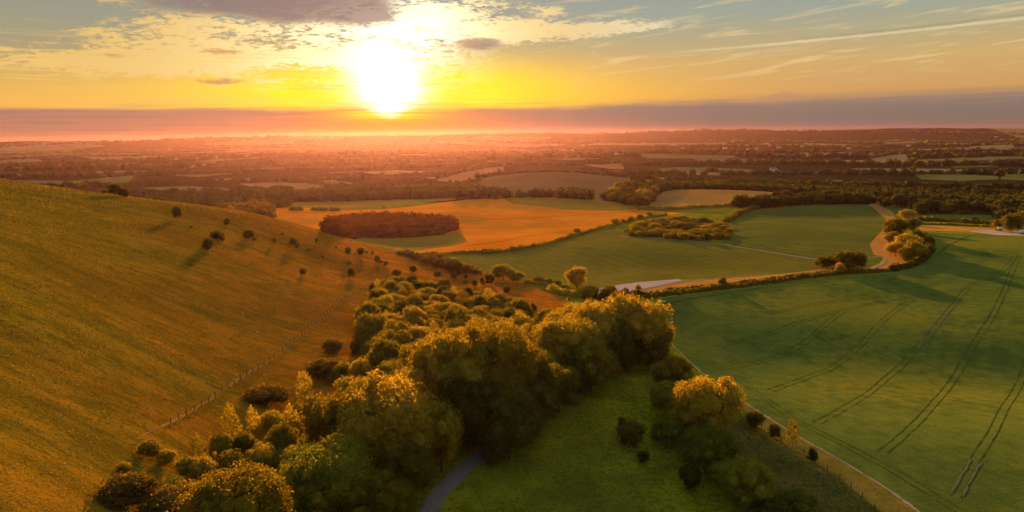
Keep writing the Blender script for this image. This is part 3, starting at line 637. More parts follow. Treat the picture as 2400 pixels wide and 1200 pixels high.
# ---- young trees and thickets on the left edge of the wood
YOUNG = [
 (545,1030,62,85,'olive','sprig','sapling','feathery pale sapling with two tops above the lower thicket'),
 (600,1030,44,80,'olive','sprig','sapling','slim feathery sapling standing between two others left of the golden trees'),
 (692,1045,54,100,'olive','sprig','sapling','tallest feathery sapling beside the upright golden tree'),
 (715,940,50,75,'olive','sprig','sapling','pale sapling behind the upright golden tree'),
 (470,1075,46,60,'olive','sprig','sapling','small pale sapling on the grass left of the thicket'),
 (350,1075,56,48,'gold','mid','bush','round yellow bush on the lower hillside'),
 (392,1090,46,40,'gold','mid','bush','yellow bush right of the round yellow one on the lower hillside'),
 (505,1110,26,55,'olive','sprig','sapling','thin single stem sapling beside the purple brown thicket'),
 (290,1108,34,26,'gold','mid','bush','lowest yellow bush on the hillside left of the thicket'),
 (415,1160,56,50,'green','sprig','sapling','pale green sapling inside the purple brown thicket'),
 (360,1200,40,40,'green','sprig','sapling','pale green sapling at the lower left edge of the view'),
 (300,1180,130,70,'brown','bush','thicket','purple brown thicket at the lower left of the hillside'),
 (400,1215,150,80,'brown','bush','thicket','brown thicket below the purple one at the lower edge'),
 (625,945,105,44,'brown','bush','thicket','flat dark brown thicket on the grass above the feathery saplings'),
 (780,825,66,32,'brown','bush','thicket','small dark brown thicket on the open slope'),
 (765,885,100,46,'brown','bush','thicket','long dark brown thicket left of the scrub'),
 (845,830,44,40,'dark','bush','bush','dark bush at the lower left corner of the scrub'),
 (905,850,110,62,'olive','bush','bush','wide olive bush behind the golden trees'),
 (560,1140,110,60,'brown','bush','thicket','brown undergrowth thicket below the feathery saplings'),
 (640,1090,110,60,'olive','bush','bush','olive bush below the tallest feathery sapling'),
 (500,1180,110,60,'dark','bush','bush','dark bush left of the frothy pale gold tree'),
]
for (px, b, w, h, lf, key, nm, lab) in YOUNG:
    tree_px(nm, px, b, w, h, leaf=lf, key=key, label=lab, cat={'thicket': 'thicket', 'bush': 'bush', 'sapling': 'sapling'}[nm], trunk=nm == 'sapling')
# ---- scrub thicket between the worn path and the big trees
SCRUB = [(880,668),(945,655),(1010,668),(1090,688),(1160,705),(1240,728),(1310,750),(1380,765),(1330,800),(1230,820),(1150,830),(1060,800),(960,860),(880,860),(850,800),(868,730)]
cnt, tries, taken = 0, 0, []
while cnt < 240 and tries < 6000:
    tries += 1; px, py = random.uniform(845, 1390), random.uniform(642, 860)
    if not inside(SCRUB, np.array([px]), np.array([py]))[0]: continue
    s = 13 + (py - 640) * .15 
    if any(abs(px - a) < (s + c) * .28 and abs(py - b) < (s + c) * .15 for a, b, c in taken): continue
    taken.append((px, py, s)); w = s * random.uniform(1.0, 1.9); cnt += 1
    lf = random.choices(['olive', 'gold', 'dark', 'brown'], (.52, .30, .12, .06))[0]
    lab = {'olive': 'olive bush in the dense scrub thicket between the worn hillside path and the tall wood', 'gold': 'golden lit bush in the dense scrub thicket between the worn path and the tall wood',
           'dark': 'dark green bush in the dense scrub thicket between the worn path and the tall wood', 'brown': 'brown bush in the dense scrub thicket between the worn path and the tall wood'}[lf]
    tree_px('scrub_bush', px, py + 8, w, w * random.uniform(.55, 1.15), leaf=lf, key=random.choice(['bush', 'mid', 'bush', 'sprig']), label=lab, cat='bush', group=lf + ' bushes of the scrub thicket', trunk=False)
for (px, b, w, h, lf, key) in [(520,1075,60,60,'olive','mid'),(570,1080,70,70,'olive','mid'),(640,1020,60,60,'olive','mid'),(660,1080,80,90,'olive','big'),(610,1120,80,80,'olive','big'),(700,1010,60,70,'gold','mid'),(730,1150,90,100,'olive','big'),(690,1170,90,90,'dark','big'),(480,1130,70,60,'olive','mid'),(540,1120,70,70,'gold','mid'),(600,1170,90,80,'dark','big'),(440,1110,50,44,'olive','mid'),(520,1190,90,80,'olive','big'),(450,1200,80,60,'olive','mid'),(745,1000,60,70,'olive','mid'),(820,960,80,80,'olive','mid'),(800,900,60,50,'olive','mid'),(850,900,60,60,'gold','mid')]:
    tree_px('young_tree', px, b, w, h, leaf=lf, key=key, label='crowded low tree among the saplings on the lower left edge of the wood', cat='tree', group='crowded low trees among the saplings')
# filler trees inside the tall wood
for (px, b, w, h, lf) in [(1000,900,110,110,'olive'),(1090,860,110,100,'gold'),(1180,860,110,110,'olive'),(1240,850,90,90,'gold'),(1290,800,90,80,'olive'),(1340,790,90,80,'gold'),(1440,770,90,70,'gold'),(1230,800,80,60,'gold'),(1170,800,80,60,'olive'),(1420,780,80,60,'olive'),(1480,780,90,80,'gold'),(970,960,100,110,'olive'),(1120,930,110,120,'olive'),(1260,990,90,100,'dark'),(1225,1030,100,110,'dark'),(1350,930,100,100,'dark'),(1450,880,80,70,'dark'),(860,980,100,100,'olive'),(930,930,100,90,'olive'),(840,1150,110,100,'olive'),(1000,1060,100,120,'olive'),(1080,960,110,110,'olive'),(700,1130,100,90,'olive'),(1300,900,100,100,'olive')]:
    tree_px('broadleaf_tree', px, b, w, h, leaf=lf, key='mid' if w < 100 else 'big', label='crowded tree hemmed in by its neighbours inside the tall wood above the lane', cat='tree', group='crowded trees inside the tall wood')

# ---- bushes on the open hillside
HILL = [
 (197,443,18,12,'round bush alone on the hill crest, farthest from the others'),(245,453,10,9,'tiny bush on the crest left of the crest pair'),
 (270,459,28,24,'larger bush of the pair on the hill crest'),(290,461,19,18,'smaller bush of the pair on the hill crest'),
 (415,513,20,23,'upright bush casting the longest shadow across the slope'),(448,535,7,6,None),(533,526,12,13,'bush below the crest with a short shadow'),
 (506,560,22,17,'flat bush behind the dark bush in the hillside trio'),(521,563,12,10,None),(523,553,8,7,None),(488,583,20,22,'dark bush at the lower end of the hillside trio'),
 (583,558,20,17,'bush with a forked top right of the hillside trio'),(597,564,9,8,None),(643,570,8,13,None),(662,550,6,5,None),(687,577,15,16,'rounded bush above a tiny one in the middle of the slope'),(697,580,11,8,None),
 (742,568,7,9,None),(724,588,9,6,None),(757,604,6,6,None),(788,581,5,4,None),(816,596,14,14,'first of two equal bushes near the crest bend'),(846,598,15,15,'second of two equal bushes near the crest bend'),
 (860,594,6,6,None),(874,596,6,7,None),(885,614,12,14,None),(893,617,8,7,None),(904,622,10,9,None),(820,621,9,8,None),(824,650,17,18,'bush with a dark pool of shadow below the crest bend'),(711,645,15,14,'solitary bush on the lower open slope'),
 (968,637,14,14,'bush right of the upper end of the worn path'),(930,652,19,18,'dark bush at the upper end of the worn path'),(1026,652,17,15,None),(1063,652,13,12,None),(1074,645,9,8,None),
 (1092,653,8,9,None),(1090,664,9,8,None),(1112,670,12,15,None),(1131,667,11,15,None),(1147,668,22,22,'biggest bush at the foot of the crest above the scrub'),(873,690,15,24,'upright dark bush beside the middle of the worn path'),
 (1053,641,9,8,None),(1113,643,12,11,None),(1188,685,14,13,None),(1200,650,0,0,None),(1160,640,12,10,None),(1250,735,14,20,None),(1330,712,12,14,None)]
for px, b, w, h, lab in HILL:
    if w == 0: continue
    tree_px('hill_bush', px, b + 1, w * 1.2, h * 1.3, leaf='dark', key=random.choice(['mid', 'bush']) if w > 11 else 'small', label=lab or 'small dark bush dotted on the open hillside', cat='bush', group=None if lab else 'small bushes on the open hillside', trunk=False)

# ---- trees of the middle distance
MIDT = [
 (1180,655,52,38,'olive','big rounded tree just behind the foot of the hill crest'),(1212,660,42,26,'olive','lower tree leaning off the rounded tree behind the crest'),(1262,665,28,18,'olive',None),(1284,668,24,16,'olive',None),(1306,670,24,14,'olive',None),
 (1352,676,56,52,'gold','tall two-headed tree standing alone in front of the green field'),(1385,698,44,28,'olive','spreading tree between the two-headed tree and the lilac plot'),(1428,700,42,34,'olive','mushroom shaped tree at the lower end of the lilac plot'),
 (1465,690,18,18,'olive','small tree left of the lollipop tree beside the lilac plot'),(1497,684,17,18,'olive','small lollipop tree at the edge of the lilac plot'),
 (1060,640,54,34,'brown','russet tree behind the hillside crest'),(1030,632,36,26,'brown',None),(1090,645,40,24,'brown',None),(1000,620,34,20,'brown',None),(975,610,28,14,'brown',None),
 (1694,672,22,24,'olive','single round tree on the double hedge'),(1990,632,82,46,'dark','broad dark tree cluster head beside the grass track'),(1955,628,52,32,'dark','dark tree on the near left of the broad track tree'),(1930,630,42,28,'dark','leftmost dark tree of the group beside the grass track'),(1966,642,26,26,'gold','small lighter tree in front of the broad dark track tree'),(2012,630,34,36,'dark','dark tree right of the broad track tree'),
 (2100,560,58,48,'dark','big dark tree inside the bend of the grass track'),(2140,545,36,34,'dark','small dark tree behind the bend group'),(2125,592,58,46,'gold','golden tree in the front half of the bend group'),(2098,600,44,34,'gold','golden low tree at the left foot of the bend group'),(2142,608,50,44,'olive','olive tree at the right foot of the bend group'),(2120,610,40,30,'gold',None),(2090,575,34,34,'gold','yellowish tree at the left edge of the bend group'),
 (2125,518,38,28,'olive','round olive tree where the two far hedges meet'),(2140,528,24,18,'dark',None),(2153,570,30,30,'dark',None),
 (2370,546,52,46,'dark','large dark tree by the chalk patch'),(2400,540,50,48,'dark','dark tree cut by the right edge behind the chalk patch'),(2340,540,26,28,'olive',None),
 (2185,499,26,16,'dark',None),(2213,501,36,20,'dark','flat topped dark tree on the upper far hedge'),(2232,500,26,18,'dark',None),(2260,502,18,12,'dark',None),(2312,502,32,18,'dark',None),(2388,506,28,20,'dark',None),(2282,523,22,16,'dark','tree on the lower far hedge'),(2170,518,18,12,'olive',None),
 (1936,478,22,18,'olive','tree at the left end of the group on the brow'),(1951,462,18,18,'gold','paler tree behind the group on the brow'),(1968,478,20,18,'dark','dark tree in the middle of the group on the brow'),(2000,479,24,24,'dark','largest dark tree on the brow above the striped field'),(2016,479,20,18,'dark','dark tree right of the largest one on the brow'),(1985,474,14,12,'olive',None),
 (1440,527,22,16,'olive','tree on the diagonal hedge nearest the copse'),(1353,550,22,16,'olive','tree halfway along the diagonal hedge'),(1480,519,20,13,'olive',None),(1500,514,18,12,'olive',None),(1520,509,16,12,'olive',None),(1460,523,14,10,'olive',None),(1250,580,16,10,'olive',None),(1220,586,20,13,'olive',None),(1200,588,20,12,'olive',None),(1165,591,14,10,'olive',None),(1150,593,16,12,'olive',None),(1135,594,16,12,'olive',None),(1280,573,14,8,'olive',None),
 (1162,467,18,10,'brown','squat tree at the head of the wheat field'),(900,489,5,5,'dark','tiny lone tree standing in the wheat field'),(1735,482,24,10,'olive',None),(1830,478,36,16,'olive','rounded tree in the hedge below the tan field'),(1870,479,24,12,'olive',None),(1895,478,18,11,'olive',None),
]
for px, b, w, h, lf, lab in MIDT:
    tree_px('field_tree', px, b, w, h, leaf=lf, key='mid' if w > 30 else 'small', label=lab or 'small rounded tree in the hedgerows round the middle fields', cat='tree', group=None if lab else 'hedgerow trees of the middle fields')
def fill(poly_px, n, wr, hr, leaves, name, label, group, sp=.55, key='small'):
    tk, tr = [], 0; xs = [p[0] for p in poly_px]; ys = [p[1] for p in poly_px]; k = 0
    while k < n and tr < 5000:
        tr += 1; px, py = random.uniform(min(xs), max(xs)), random.uniform(min(ys), max(ys))
        if not inside(poly_px, np.array([px]), np.array([py]))[0]: continue
        w = random.uniform(*wr)
        if any(abs(px - a) < w * sp and abs(py - b) < w * sp * .35 for a, b in tk): continue
        tk.append((px, py)); k += 1
        tree_px(name, px, py, w, w * random.uniform(*hr), leaf=random.choice(leaves), key=key, label=label, cat='tree', group=group)
fill([(1465,548),(1510,528),(1560,522),(1640,524),(1700,536),(1712,550),(1700,562),(1640,568),(1560,560),(1480,554)], 100, (22, 36), (.42, .62), ['olive', 'olive', 'olive', 'dark'], 'copse_tree', 'crowded tree of the oval copse between the two green fields', 'trees of the oval copse', key='mid', sp=.38)
fill([(1420,465),(1470,440),(1530,438),(1560,450),(1530,466),(1510,488),(1470,482),(1430,474)], 40, (22, 36), (.6, .9), ['dark', 'olive', 'brown', 'far'], 'hanger_tree', 'tree of the small wood between the domed pasture and the tan field', 'trees of the small wood beside the domed pasture', sp=.45)
fill([(1230,462),(1320,460),(1365,468),(1340,466)], 10, (14, 24), (.6, .9), ['brown', 'olive'], 'field_tree', 'small rounded tree in the hedgerows round the middle fields', 'hedgerow trees of the middle fields')
print('trees', COUNT['n'], round(time.time() - T0, 1))

# ------------------------------------------------------------------ hedges
def leaf_cloud(C, rad, per, leaf):      # leaf cards over many small domes at once
    n_ = len(C); k = np.repeat(np.arange(n_), per); u_ = unit(len(k)); u_[:, 2] = np.abs(u_[:, 2]) * 1.1 - .25; u_ /= np.linalg.norm(u_, axis=1)[:, None]
    rr = rad[k] if rad.ndim == 1 else rad[k, :]
    rr = rr[:, None] * np.ones(3) if rr.ndim == 1 else rr
    P_ = C[k] + u_ * rr * RNG.uniform(.78, 1.08, (len(k), 1)); nr = u_ + unit(len(k)) * .8; nr /= np.linalg.norm(nr, axis=1)[:, None]
    t1 = np.cross(nr, unit(len(k))); t1 /= np.linalg.norm(t1, axis=1)[:, None] + 1e-9; t2 = np.cross(nr, t1); s = (leaf * rr.mean(1) * RNG.uniform(.6, 1.4, len(k)))[:, None]
    V = np.stack([P_ + t1 * s, P_ + t2 * s * .8, P_ - t1 * s, P_ - t2 * s * .8], 1).reshape(-1, 3); i = np.arange(len(k))[:, None] * 4
    return V, np.concatenate([i + [0, 1, 2], i + [0, 2, 3]], 0), np.repeat((u_ * .8 + nr * .4), 4, 0)
def hedge(pts, w, h, label, leaf='dark', per=26, gap=0.0):
    L = smooth_line([g2(p) for p in pts], w * .42); keep = RNG.random(len(L)) >= gap; L = L[keep]
    L = L + RNG.normal(0, w * .12, L.shape); z = H(L[:, 0], L[:, 1]); hh = h * (1 + .25 * np.sin(np.arange(len(L)) * .35) * RNG.uniform(.3, 1, len(L)) + RNG.normal(0, .12, len(L)))
    rad = np.column_stack([np.full(len(L), w * .55), np.full(len(L), w * .55), np.maximum(hh, .3)]); C = np.column_stack([L, z])
    V, F_, N_ = leaf_cloud(C, rad, per, .20)
    iv, if_ = ico(); dome = iv.copy(); VV = [V]; FF = [F_]; NN = [N_]; b = len(V)
    for c, r_ in zip(C, rad): VV.append(c + dome * r_ * .82); FF.append(if_ + b); NN.append(iv); b += len(iv)
    put('hedge', np_mesh('hedge', np.vstack(VV), np.vstack(FF), np.vstack(NN)), LF[leaf], label=label, cat='hedge')
hedge([(930,596),(1000,600),(1090,594),(1150,594),(1230,583),(1290,572),(1350,552),(1400,538),(1440,528),(1500,513),(1560,505)], 2.6, 2.2, 'long diagonal hedge between the orange wheat field and the green field', 'olive')
hedge([(1700,522),(1740,500),(1780,488),(1850,480),(1900,478),(1935,477)], 5, 3.6, 'thick hedge along the top of the striped green field', 'olive')
hedge([(1500,491),(1560,491),(1640,487),(1730,482)], 5, 3.4, 'hedge below the tan field above the pale green strip', 'olive')
hedge([(1515,697),(1560,691),(1620,685),(1700,676),(1800,663),(1880,652),(1960,643),(2020,640),(2078,636)], 3.4, 1.9, 'near hedge along the top edge of the dark crop field', 'dark', 40)
hedge([(1560,682),(1620,676),(1700,668),(1800,656),(1880,646),(1955,636)], 1.8, 1.2, 'low trimmed hedge behind the near hedge beside the orange track', 'dark', 30)
hedge([(2090,634),(2130,626),(2160,612),(2176,592),(2178,572),(2168,556)], 3.6, 2.6, 'curved hedge round the foot of the bend group', 'dark', 40)
hedge([(1380,696),(1420,702),(1460,697),(1500,693)], 4.5, 2.4, 'short thick hedge at the lower end of the lilac plot', 'dark', 40)
hedge([(1290,680),(1320,690),(1360,697),(1385,700)], 5, 2.2, 'olive hedge below the two-headed tree', 'olive', 40)
hedge([(1235,664),(1280,670),(1330,676)], 3, 1.8, 'hedge behind the foot of the hillside', 'olive', 30)
hedge([(2150,502),(2200,500),(2260,502),(2320,503),(2400,508)], 4.5, 3.0, 'upper far hedge below the orange stubble strip', 'dark')
hedge([(2130,516),(2200,519),(2260,523),(2320,527),(2350,532)], 4.0, 3.2, 'lower far hedge above the yellow strip', 'dark')
hedge([(2120,525),(2200,527),(2280,530),(2330,533)], 3.0, 1.6, 'thin bank hedge just below the lower far hedge', 'green')
hedge([(1150,466),(1200,463),(1260,462),(1320,461)], 5, 3.0, 'low hedge along the top of the wheat field', 'brown')
hedge([(680,493),(705,493)], 5, 3.5, 'short row of bushes at the left end of the wheat field', 'brown', gap=.2)
hedge([(735,493),(790,494)], 5, 3.0, 'longer row of bushes in the wheat field', 'brown', gap=.1)
hedge([(960,602),(1000,612),(1040,620),(1080,632),(1110,640)], 6, 4.0, 'russet hedge running behind the hill crest', 'brown', 40)
# ------------------------------------------------------------------ woods that read as one mass
def mass(name, pts, radius, height, leaf, per, lf, label, core=True):
    C = np.column_stack([pts, H(pts[:, 0], pts[:, 1]) + height * .35]); rad = np.column_stack([radius, radius, height * .65])
    V, F_, N_ = leaf_cloud(C, rad, per, leaf)
    if core:
        iv = np.array([(1,0,0),(0,1,0),(-1,0,0),(0,-1,0),(0,0,1),(.7,.7,.5),(-.7,.7,.5),(-.7,-.7,.5),(.7,-.7,.5),(1,0,-.8),(0,1,-.8),(-1,0,-.8),(0,-1,-.8)], float)
        f_ = np.array([(0,5,4),(5,1,4),(1,6,4),(6,2,4),(2,7,4),(7,3,4),(3,8,4),(8,0,4),(0,1,5),(1,2,6),(2,3,7),(3,0,8),(9,10,0),(10,1,0),(10,11,1),(11,2,1),(11,12,2),(12,3,2),(12,9,3),(9,0,3)])
        n_ = len(C); CV = (C[:, None] + iv[None] * rad[:, None] * .85).reshape(-1, 3); CF = (f_[None] + (np.arange(n_) * len(iv))[:, None, None]).reshape(-1, 3)
        cn = iv / np.linalg.norm(iv, axis=1)[:, None]; F_ = np.vstack([F_, CF + len(V)]); V = np.vstack([V, CV]); N_ = np.vstack([N_, np.tile(cn, (n_, 1))])
    o = put(name, np_mesh(name, V, F_, N_), LF[lf], kind='stuff', label=label, cat='woodland'); return o
def scatter_poly(pg, sp):
    pg = np.array(pg); x0, y0 = pg.min(0); x1, y1 = pg.max(0); nx, ny = int((x1 - x0) / sp) + 1, int((y1 - y0) / sp) + 1
    X_, Y_ = np.meshgrid(x0 + np.arange(nx) * sp, y0 + np.arange(ny) * sp); q = np.column_stack([X_.ravel(), Y_.ravel()]) + RNG.uniform(-.4, .4, (nx * ny, 2)) * sp
    return q[inside([tuple(p) for p in pg], q[:, 0], q[:, 1])]
q = scatter_poly(poly([(765,547),(790,552),(840,556),(900,558),(960,556),(1020,551),(1062,543),(1070,535),(1040,527),(980,523),(900,521),(830,524),(780,532)]), 3.4)
mass('woodland', q, RNG.uniform(3.2, 4.4, len(q)), RNG.uniform(7.6, 9.0, len(q)), .2, 60, 'russet', 'dark red oval wood standing alone in the orange wheat field')
q = scatter_poly(poly([(560,0,520),(640,0,560),(632,497),(620,488),(590,486),(590,0,640),(500,0,640)]), 5)
if len(q): mass('woodland', q, RNG.uniform(4, 5.5, len(q)), RNG.uniform(7, 10, len(q)), .22, 50, 'brown', 'red brown wood behind the hill crest left of the wheat field')
# vale woods: trees wherever no listed field lies
def vale_points():
    r = np.exp(RNG.uniform(math.log(640), math.log(6700), 230000)); a = RNG.uniform(-.72, .72, len(r)); x, y = r * np.sin(a), r * np.cos(a)
    ok = np.ones(len(x), bool); r_ = r
    for nm, m, pg in WF:
        mg = pg; ok &= ~inside(mg, x, y)
    ck = cell_kind[cell_of(x, y)]; pw = np.where(ck == 'wood', 1.0, .07)
    near_right = (a > .08) & (r < 2300) & (RNG.random(len(r)) < .85); near_mid = (r < 2400) & (RNG.random(len(r)) < .5)
    ok &= (RNG.random(len(x)) < pw) | near_right | near_mid
    ok &= (r > 720) | (a > .3) & (r > 660)
    return x[ok], y[ok], r[ok]
vx, vy, vr = vale_points(); vz = H(vx, vy)
spacing = np.clip(vr * .0075, 7.5, 60)
order = np.argsort(vr); cellset = set(); keep = []
for i in order:
    s = math.log(vr[i]) ; sp = spacing[i]; key = (int(round(math.log(sp) * 4)), int(vx[i] / sp), int(vy[i] / (sp * 1.3)))
    if key in cellset: continue
    cellset.add(key); keep.append(i)
keep = np.array(keep); vx, vy, vr, vz = vx[keep], vy[keep], vr[keep], vz[keep]
# the nearest ones are trees of their own, as far as they can be seen
ca = np.arctan2(vx, vy); vis = np.abs(ca) < .62
px_ = 1200 + F * np.tan(ca); top = (333 - .0133 * px_) + (CAM_Z - vz - 10) / (vr * np.cos(ca)) * F
crest = np.interp(px_, [0,300,600,800], [415,462,500,470]); vis &= (top < crest) & (px_ > 0) & (px_ < 2400)
solo = np.nonzero(vis)[0][:95]
for i in solo:
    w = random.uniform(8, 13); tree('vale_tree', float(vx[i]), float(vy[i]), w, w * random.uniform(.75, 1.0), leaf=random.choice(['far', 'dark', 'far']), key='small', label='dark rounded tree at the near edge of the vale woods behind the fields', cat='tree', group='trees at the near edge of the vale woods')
m_ = np.ones(len(vx), bool); m_[solo] = False
P2 = np.column_stack([vx, vy])
bands = [(0, 1500, 42, .26), (1500, 3200, 16, .36), (3200, 20000, 8, .55)]
for lo, hi, per, lf_ in bands:
    s = m_ & (vr >= lo) & (vr < hi); q = P2[s]; sp = spacing[keep][s]
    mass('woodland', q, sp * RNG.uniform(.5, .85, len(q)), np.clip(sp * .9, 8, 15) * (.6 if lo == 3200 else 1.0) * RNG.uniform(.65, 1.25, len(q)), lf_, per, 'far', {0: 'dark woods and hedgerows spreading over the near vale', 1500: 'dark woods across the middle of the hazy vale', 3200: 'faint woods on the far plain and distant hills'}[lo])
print('vale', len(vx), round(time.time() - T0, 1))

# ------------------------------------------------------------------ grass standing on the hill and the meadow
def tufts(name, pg, n_, h, w, mat, label, maxr):
    pg = np.array(pg); r = np.sqrt(RNG.uniform(0, 1, n_ * 3)) ; out = []
    a = RNG.uniform(-.70, .70, n_ * 6); rr = np.exp(RNG.uniform(math.log(75), math.log(maxr), n_ * 6)); x, y = rr * np.sin(a), rr * np.cos(a)
    k = inside([tuple(p) for p in pg], x, y); x, y, rr = x[k][:n_], y[k][:n_], rr[k][:n_]
    m = len(x); z = H(x, y); sz = RNG.uniform(.5, 1.3, m) * np.clip(rr / 190, .45, 2.0); th = RNG.uniform(0, 3.14, m); dx, dy = np.cos(th) * w * sz, np.sin(th) * w * sz; lx, ly = RNG.normal(0, h * .3, m), RNG.normal(0, h * .3, m)
    V = np.stack([np.column_stack([x - dx, y - dy, z - .05]), np.column_stack([x + dx, y + dy, z - .05]), np.column_stack([x + lx + dx * .5, y + ly + dy * .5, z + h * sz]), np.column_stack([x + lx - dx * .7, y + ly - dy * .7, z + h * sz * .8])], 1).reshape(-1, 3)
    i = np.arange(m)[:, None] * 4; F_ = np.concatenate([i + [0, 1, 2], i + [0, 2, 3]], 0)
    N_ = np.zeros((m, 3)); N_[:, 2] = 1; N_ += RNG.normal(0, .13, (m, 3)); N_ = np.repeat(N_, 4, 0)
    put(name, np_mesh(name, V, F_, N_), mat, kind='stuff', label=label, cat='grass')
LF['hay'] = leaf_mat('dry_grass_blades', (.33,.20,.018), (.52,.30,.035), .12, (1.1, 1.1, .9))
LF['blade'] = leaf_mat('green_grass_blades', (.11,.14,.010), (.20,.22,.018), .2, (1.3, 1.3, .9))
pgs = {nm: pg for nm, m, pg in WF if nm in ('downland', 'meadow')}
tufts('grass', pgs['downland'], 90000, .13, .11, LF['hay'], 'tufted dried grass standing all over the open hillside', 400)
tufts('grass', pgs['meadow'], 50000, .16, .14, LF['blade'], 'tufted green grass of the meadow below the wood', 280)

# ------------------------------------------------------------------ fence, houses, small things
def box(V, Fq, cx, cy, cz, sx, sy, sz):
    b = len(V)
    for dz in (0, 1):
        for dx, dy in ((-1, -1), (1, -1), (1, 1), (-1, 1)): V.append((cx + dx * sx / 2, cy + dy * sy / 2, cz + dz * sz))
    Fq += [(b, b + 3, b + 2, b + 1), (b + 4, b + 5, b + 6, b + 7)] + [(b + i, b + (i + 1) % 4, b + 4 + (i + 1) % 4, b + 4 + i) for i in range(4)]
WALL = simple_mat('white_render', (.72, .70, .66), .8, (.62, .60, .56), 1); ROOF = simple_mat('slate_roof', (.16, .14, .14), .8); GLASS = simple_mat('dark_glass', (.03, .04, .05), .2); WOOD = simple_mat('weathered_wood', (.12, .085, .05), .9)
def house(px, py, L, Wd, Hh, rot, label, roofmat=None, group=None, cols=3):
    q = G(px, py); root = bpy.data.objects.new('house', None); sc.collection.objects.link(root); root.location = (q[0], q[1], q[2] - .3); root.rotation_euler = (0, 0, rot); tag(root, None, label, 'house', group)
    V, Fq = [], []; box(V, Fq, 0, 0, 0, L, Wd, Hh); b = len(V); V += [(-L / 2, 0, Hh + Wd * .38), (L / 2, 0, Hh + Wd * .38)]
    me = bpy.data.meshes.new('wall'); me.from_pydata(V, [], Fq[:1] + Fq[2:] + [(4, 7, b), (5, b + 1, 6)]); put('wall', me, WALL, root)
    e, t, zr = .4, .18, Hh + Wd * .38; s = zr - Hh; lo = Hh - e * s / (Wd / 2)
    RV = []; RF = []
    for sg in (-1, 1):
        b = len(RV); RV += [(-L / 2 - e, sg * (Wd / 2 + e), lo + .02), (L / 2 + e, sg * (Wd / 2 + e), lo + .02), (L / 2 + e, 0, zr + .02), (-L / 2 - e, 0, zr + .02)]
        RV += [(x, y, z + t) for x, y, z in RV[b:b + 4]]; RF += [(b, b + 1, b + 2, b + 3), (b + 4, b + 5, b + 6, b + 7), (b, b + 1, b + 5, b + 4), (b + 1, b + 2, b + 6, b + 5), (b + 2, b + 3, b + 7, b + 6), (b + 3, b, b + 4, b + 7)]
    me = bpy.data.meshes.new('roof'); me.from_pydata(RV, [], RF); rf = put('roof', me, roofmat or ROOF, root)
    V, Fq = [], []; box(V, Fq, L * .3, .9, zr - .6, .9, .7, 1.9); me = bpy.data.meshes.new('chimney'); me.from_pydata(V, [], Fq); put('chimney', me, WALL, rf)
    for i in range(cols):
        for fl in range(max(1, int(Hh / 2.8))):
            V, Fq = [], []; box(V, Fq, -L / 2 + L * (i + .5) / cols, -Wd / 2 - .03, .9 + fl * 2.6, 1.1, .1, 1.2); me = bpy.data.meshes.new('window'); me.from_pydata(V, [], Fq); put('window', me, GLASS, root)
house(1812,401, 14, 7, 5.5, .35, 'white house with a dark roof among the woods of the vale')
house(1820,403, 9, 6, 3.0, .35, 'low white outbuilding in front of the white house in the woods')
for k, (px, py, L) in enumerate([(1322,352,30),(1340,353,22),(1722,331,30),(1718,333,26),(1772,350,26),(1825,347,24),(1600,349,24),(44,369,22),(700,352,24),(2335,322,28),(1445,362,22),(1700,349,22),(1755,352,20),(1880,344,24),(1990,349,22),(2130,343,22),(2290,352,20)]):
    house(px, py, L * .75, 9, 5.5, random.uniform(-.4, .4), 'pale building far off on the hazy plain', group='pale buildings far off on the plain')
def cart(px, py, label):
    q = G(px, py); root = bpy.data.objects.new('water_bowser', None); sc.collection.objects.link(root); root.location = q; root.rotation_euler = (0, 0, .3); tag(root, None, label, 'trailer')
    n_ = 16; V, Fq = [], []
    for i, (x, r) in enumerate([(-1.7, .55), (-1.55, .9), (1.55, .9), (1.7, .55)]):
        for a in range(n_): V.append((x, r * math.cos(a * 2 * math.pi / n_), 1.75 + r * math.sin(a * 2 * math.pi / n_)))
        if i:
            for a in range(n_): o = i * n_; Fq.append((o - n_ + a, o - n_ + (a + 1) % n_, o + (a + 1) % n_, o + a))
    Fq += [tuple(range(n_)), tuple(range(3 * n_, 4 * n_))]; me = bpy.data.meshes.new('tank'); me.from_pydata(V, [], Fq); put('tank', me, WALL, root)
    V, Fq = [], []; box(V, Fq, 0, 0, .6, 3.6, 1.3, .25); box(V, Fq, 2.4, 0, .62, 1.4, .15, .15); me = bpy.data.meshes.new('chassis'); me.from_pydata(V, [], Fq); put('chassis', me, WOOD, root)
    for sy in (-.85, .85):
        V = [(.5 * math.cos(a * .3927), sy + d, .5 + .5 * math.sin(a * .3927)) for d in (-.13, .13) for a in range(16)]
        me = bpy.data.meshes.new('wheel'); me.from_pydata(V, [], [(a, (a + 1) % 16, 16 + (a + 1) % 16, 16 + a) for a in range(16)] + [tuple(range(16)), tuple(range(16, 32))]); put('wheel', me, GLASS, root)
cart(2343,541, 'small white tank trailer standing on the near end of the chalk patch')
cart(2396,549, 'white tank trailer at the far right end of the chalk patch')
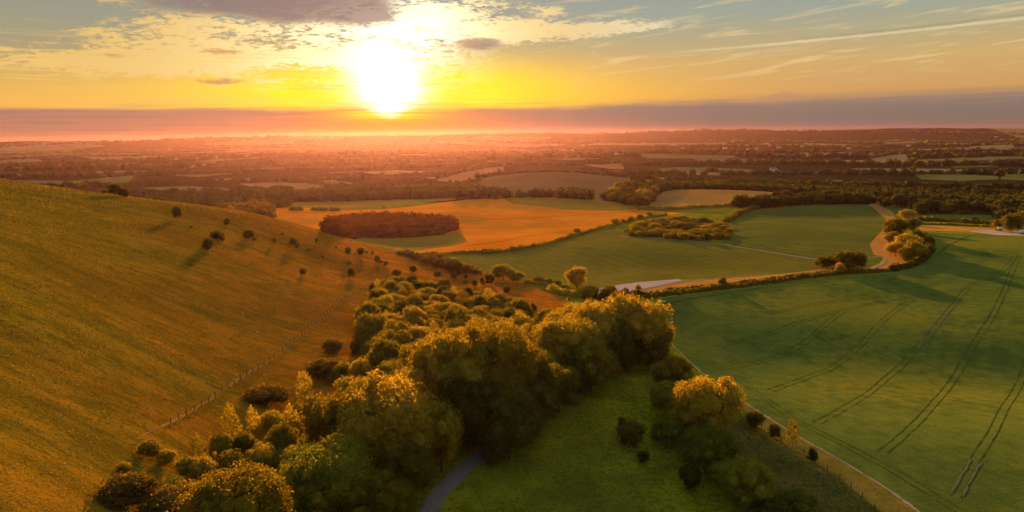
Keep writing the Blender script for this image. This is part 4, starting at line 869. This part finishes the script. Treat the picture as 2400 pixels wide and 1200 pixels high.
def fence(pts, label):
    L = smooth_line([g2(p) for p in pts], 1.0); root = bpy.data.objects.new('fence', None); sc.collection.objects.link(root); tag(root, None, label, 'fence')
    seg = np.append(0, np.cumsum(np.hypot(*np.diff(L, axis=0).T))); tot = seg[-1]; n_ = min(90, int(tot / 3.2)); PT = []
    pm = None
    for k in range(n_ + 1):
        s = tot * k / n_; x, y = np.interp(s, seg, L[:, 0]), np.interp(s, seg, L[:, 1]); z = H1(x, y); PT.append((x, y, z))
        if pm is None: V, Fq = [], []; box(V, Fq, 0, 0, -.2, .13, .13, 1.4); pm = bpy.data.meshes.new('post'); pm.from_pydata(V, [], Fq); pm.materials.append(WOOD)
        o = put('post', pm, parent=root); o.location = (x, y, z); o.rotation_euler = (random.uniform(-.06, .06), random.uniform(-.06, .06), random.random())
    for hgt in (.5, 1.0):
        V, Fq = [], []
        for i, p in enumerate(PT):
            V += [(p[0], p[1], p[2] + hgt), (p[0] + .02, p[1], p[2] + hgt + .02), (p[0], p[1], p[2] + hgt + .04)]
            if i: b = 3 * i; Fq += [(b - 3, b, b + 1, b - 2), (b - 2, b + 1, b + 2, b - 1), (b - 1, b + 2, b, b - 3)]
        me = bpy.data.meshes.new('wire'); me.from_pydata(V, [], Fq); put('wire', me, WOOD, root)
fence([(925,643),(873,667),(830,690),(760,741),(700,793),(640,843),(560,893),(480,948),(400,993)], 'wooden post and wire fence running down the hillside beside the worn path')
fence([(1735,978),(1785,1004),(1833,1036),(1880,1064),(1917,1090),(1960,1118),(2000,1150),(2080,1215)], 'wooden post and wire fence between the path verge and the dark pasture')

# ------------------------------------------------------------------ haze
def haze():
    zs = [v.co.z for o in sc.objects if o.type == 'MESH' and o.get('kind') in ('structure', 'stuff') for v in o.data.vertices]; zmin, zmax = min(zs) - 1, max(zs) + 2; print('haze', zmin, zmax)
    V, Fq = [], []; box(V, Fq, 0, 0, zmin, 16600, 16600, zmax - zmin)
    me = bpy.data.meshes.new('haze'); me.from_pydata(V, [], Fq); m, N, out = mat_new('haze_air')
    v = N.new('ShaderNodeVolumePrincipled'); v.inputs['Color'].default_value = (*HAZE['color'], 1); v.inputs['Density'].default_value = HAZE['density']; v.inputs['Anisotropy'].default_value = HAZE['aniso']
    N.l.new(v.outputs[0], out.inputs['Volume']); put('haze', me, m, kind='stuff', label='thin evening haze lying over the whole vale', cat='haze')
haze()
print('done', round(time.time() - T0, 1))
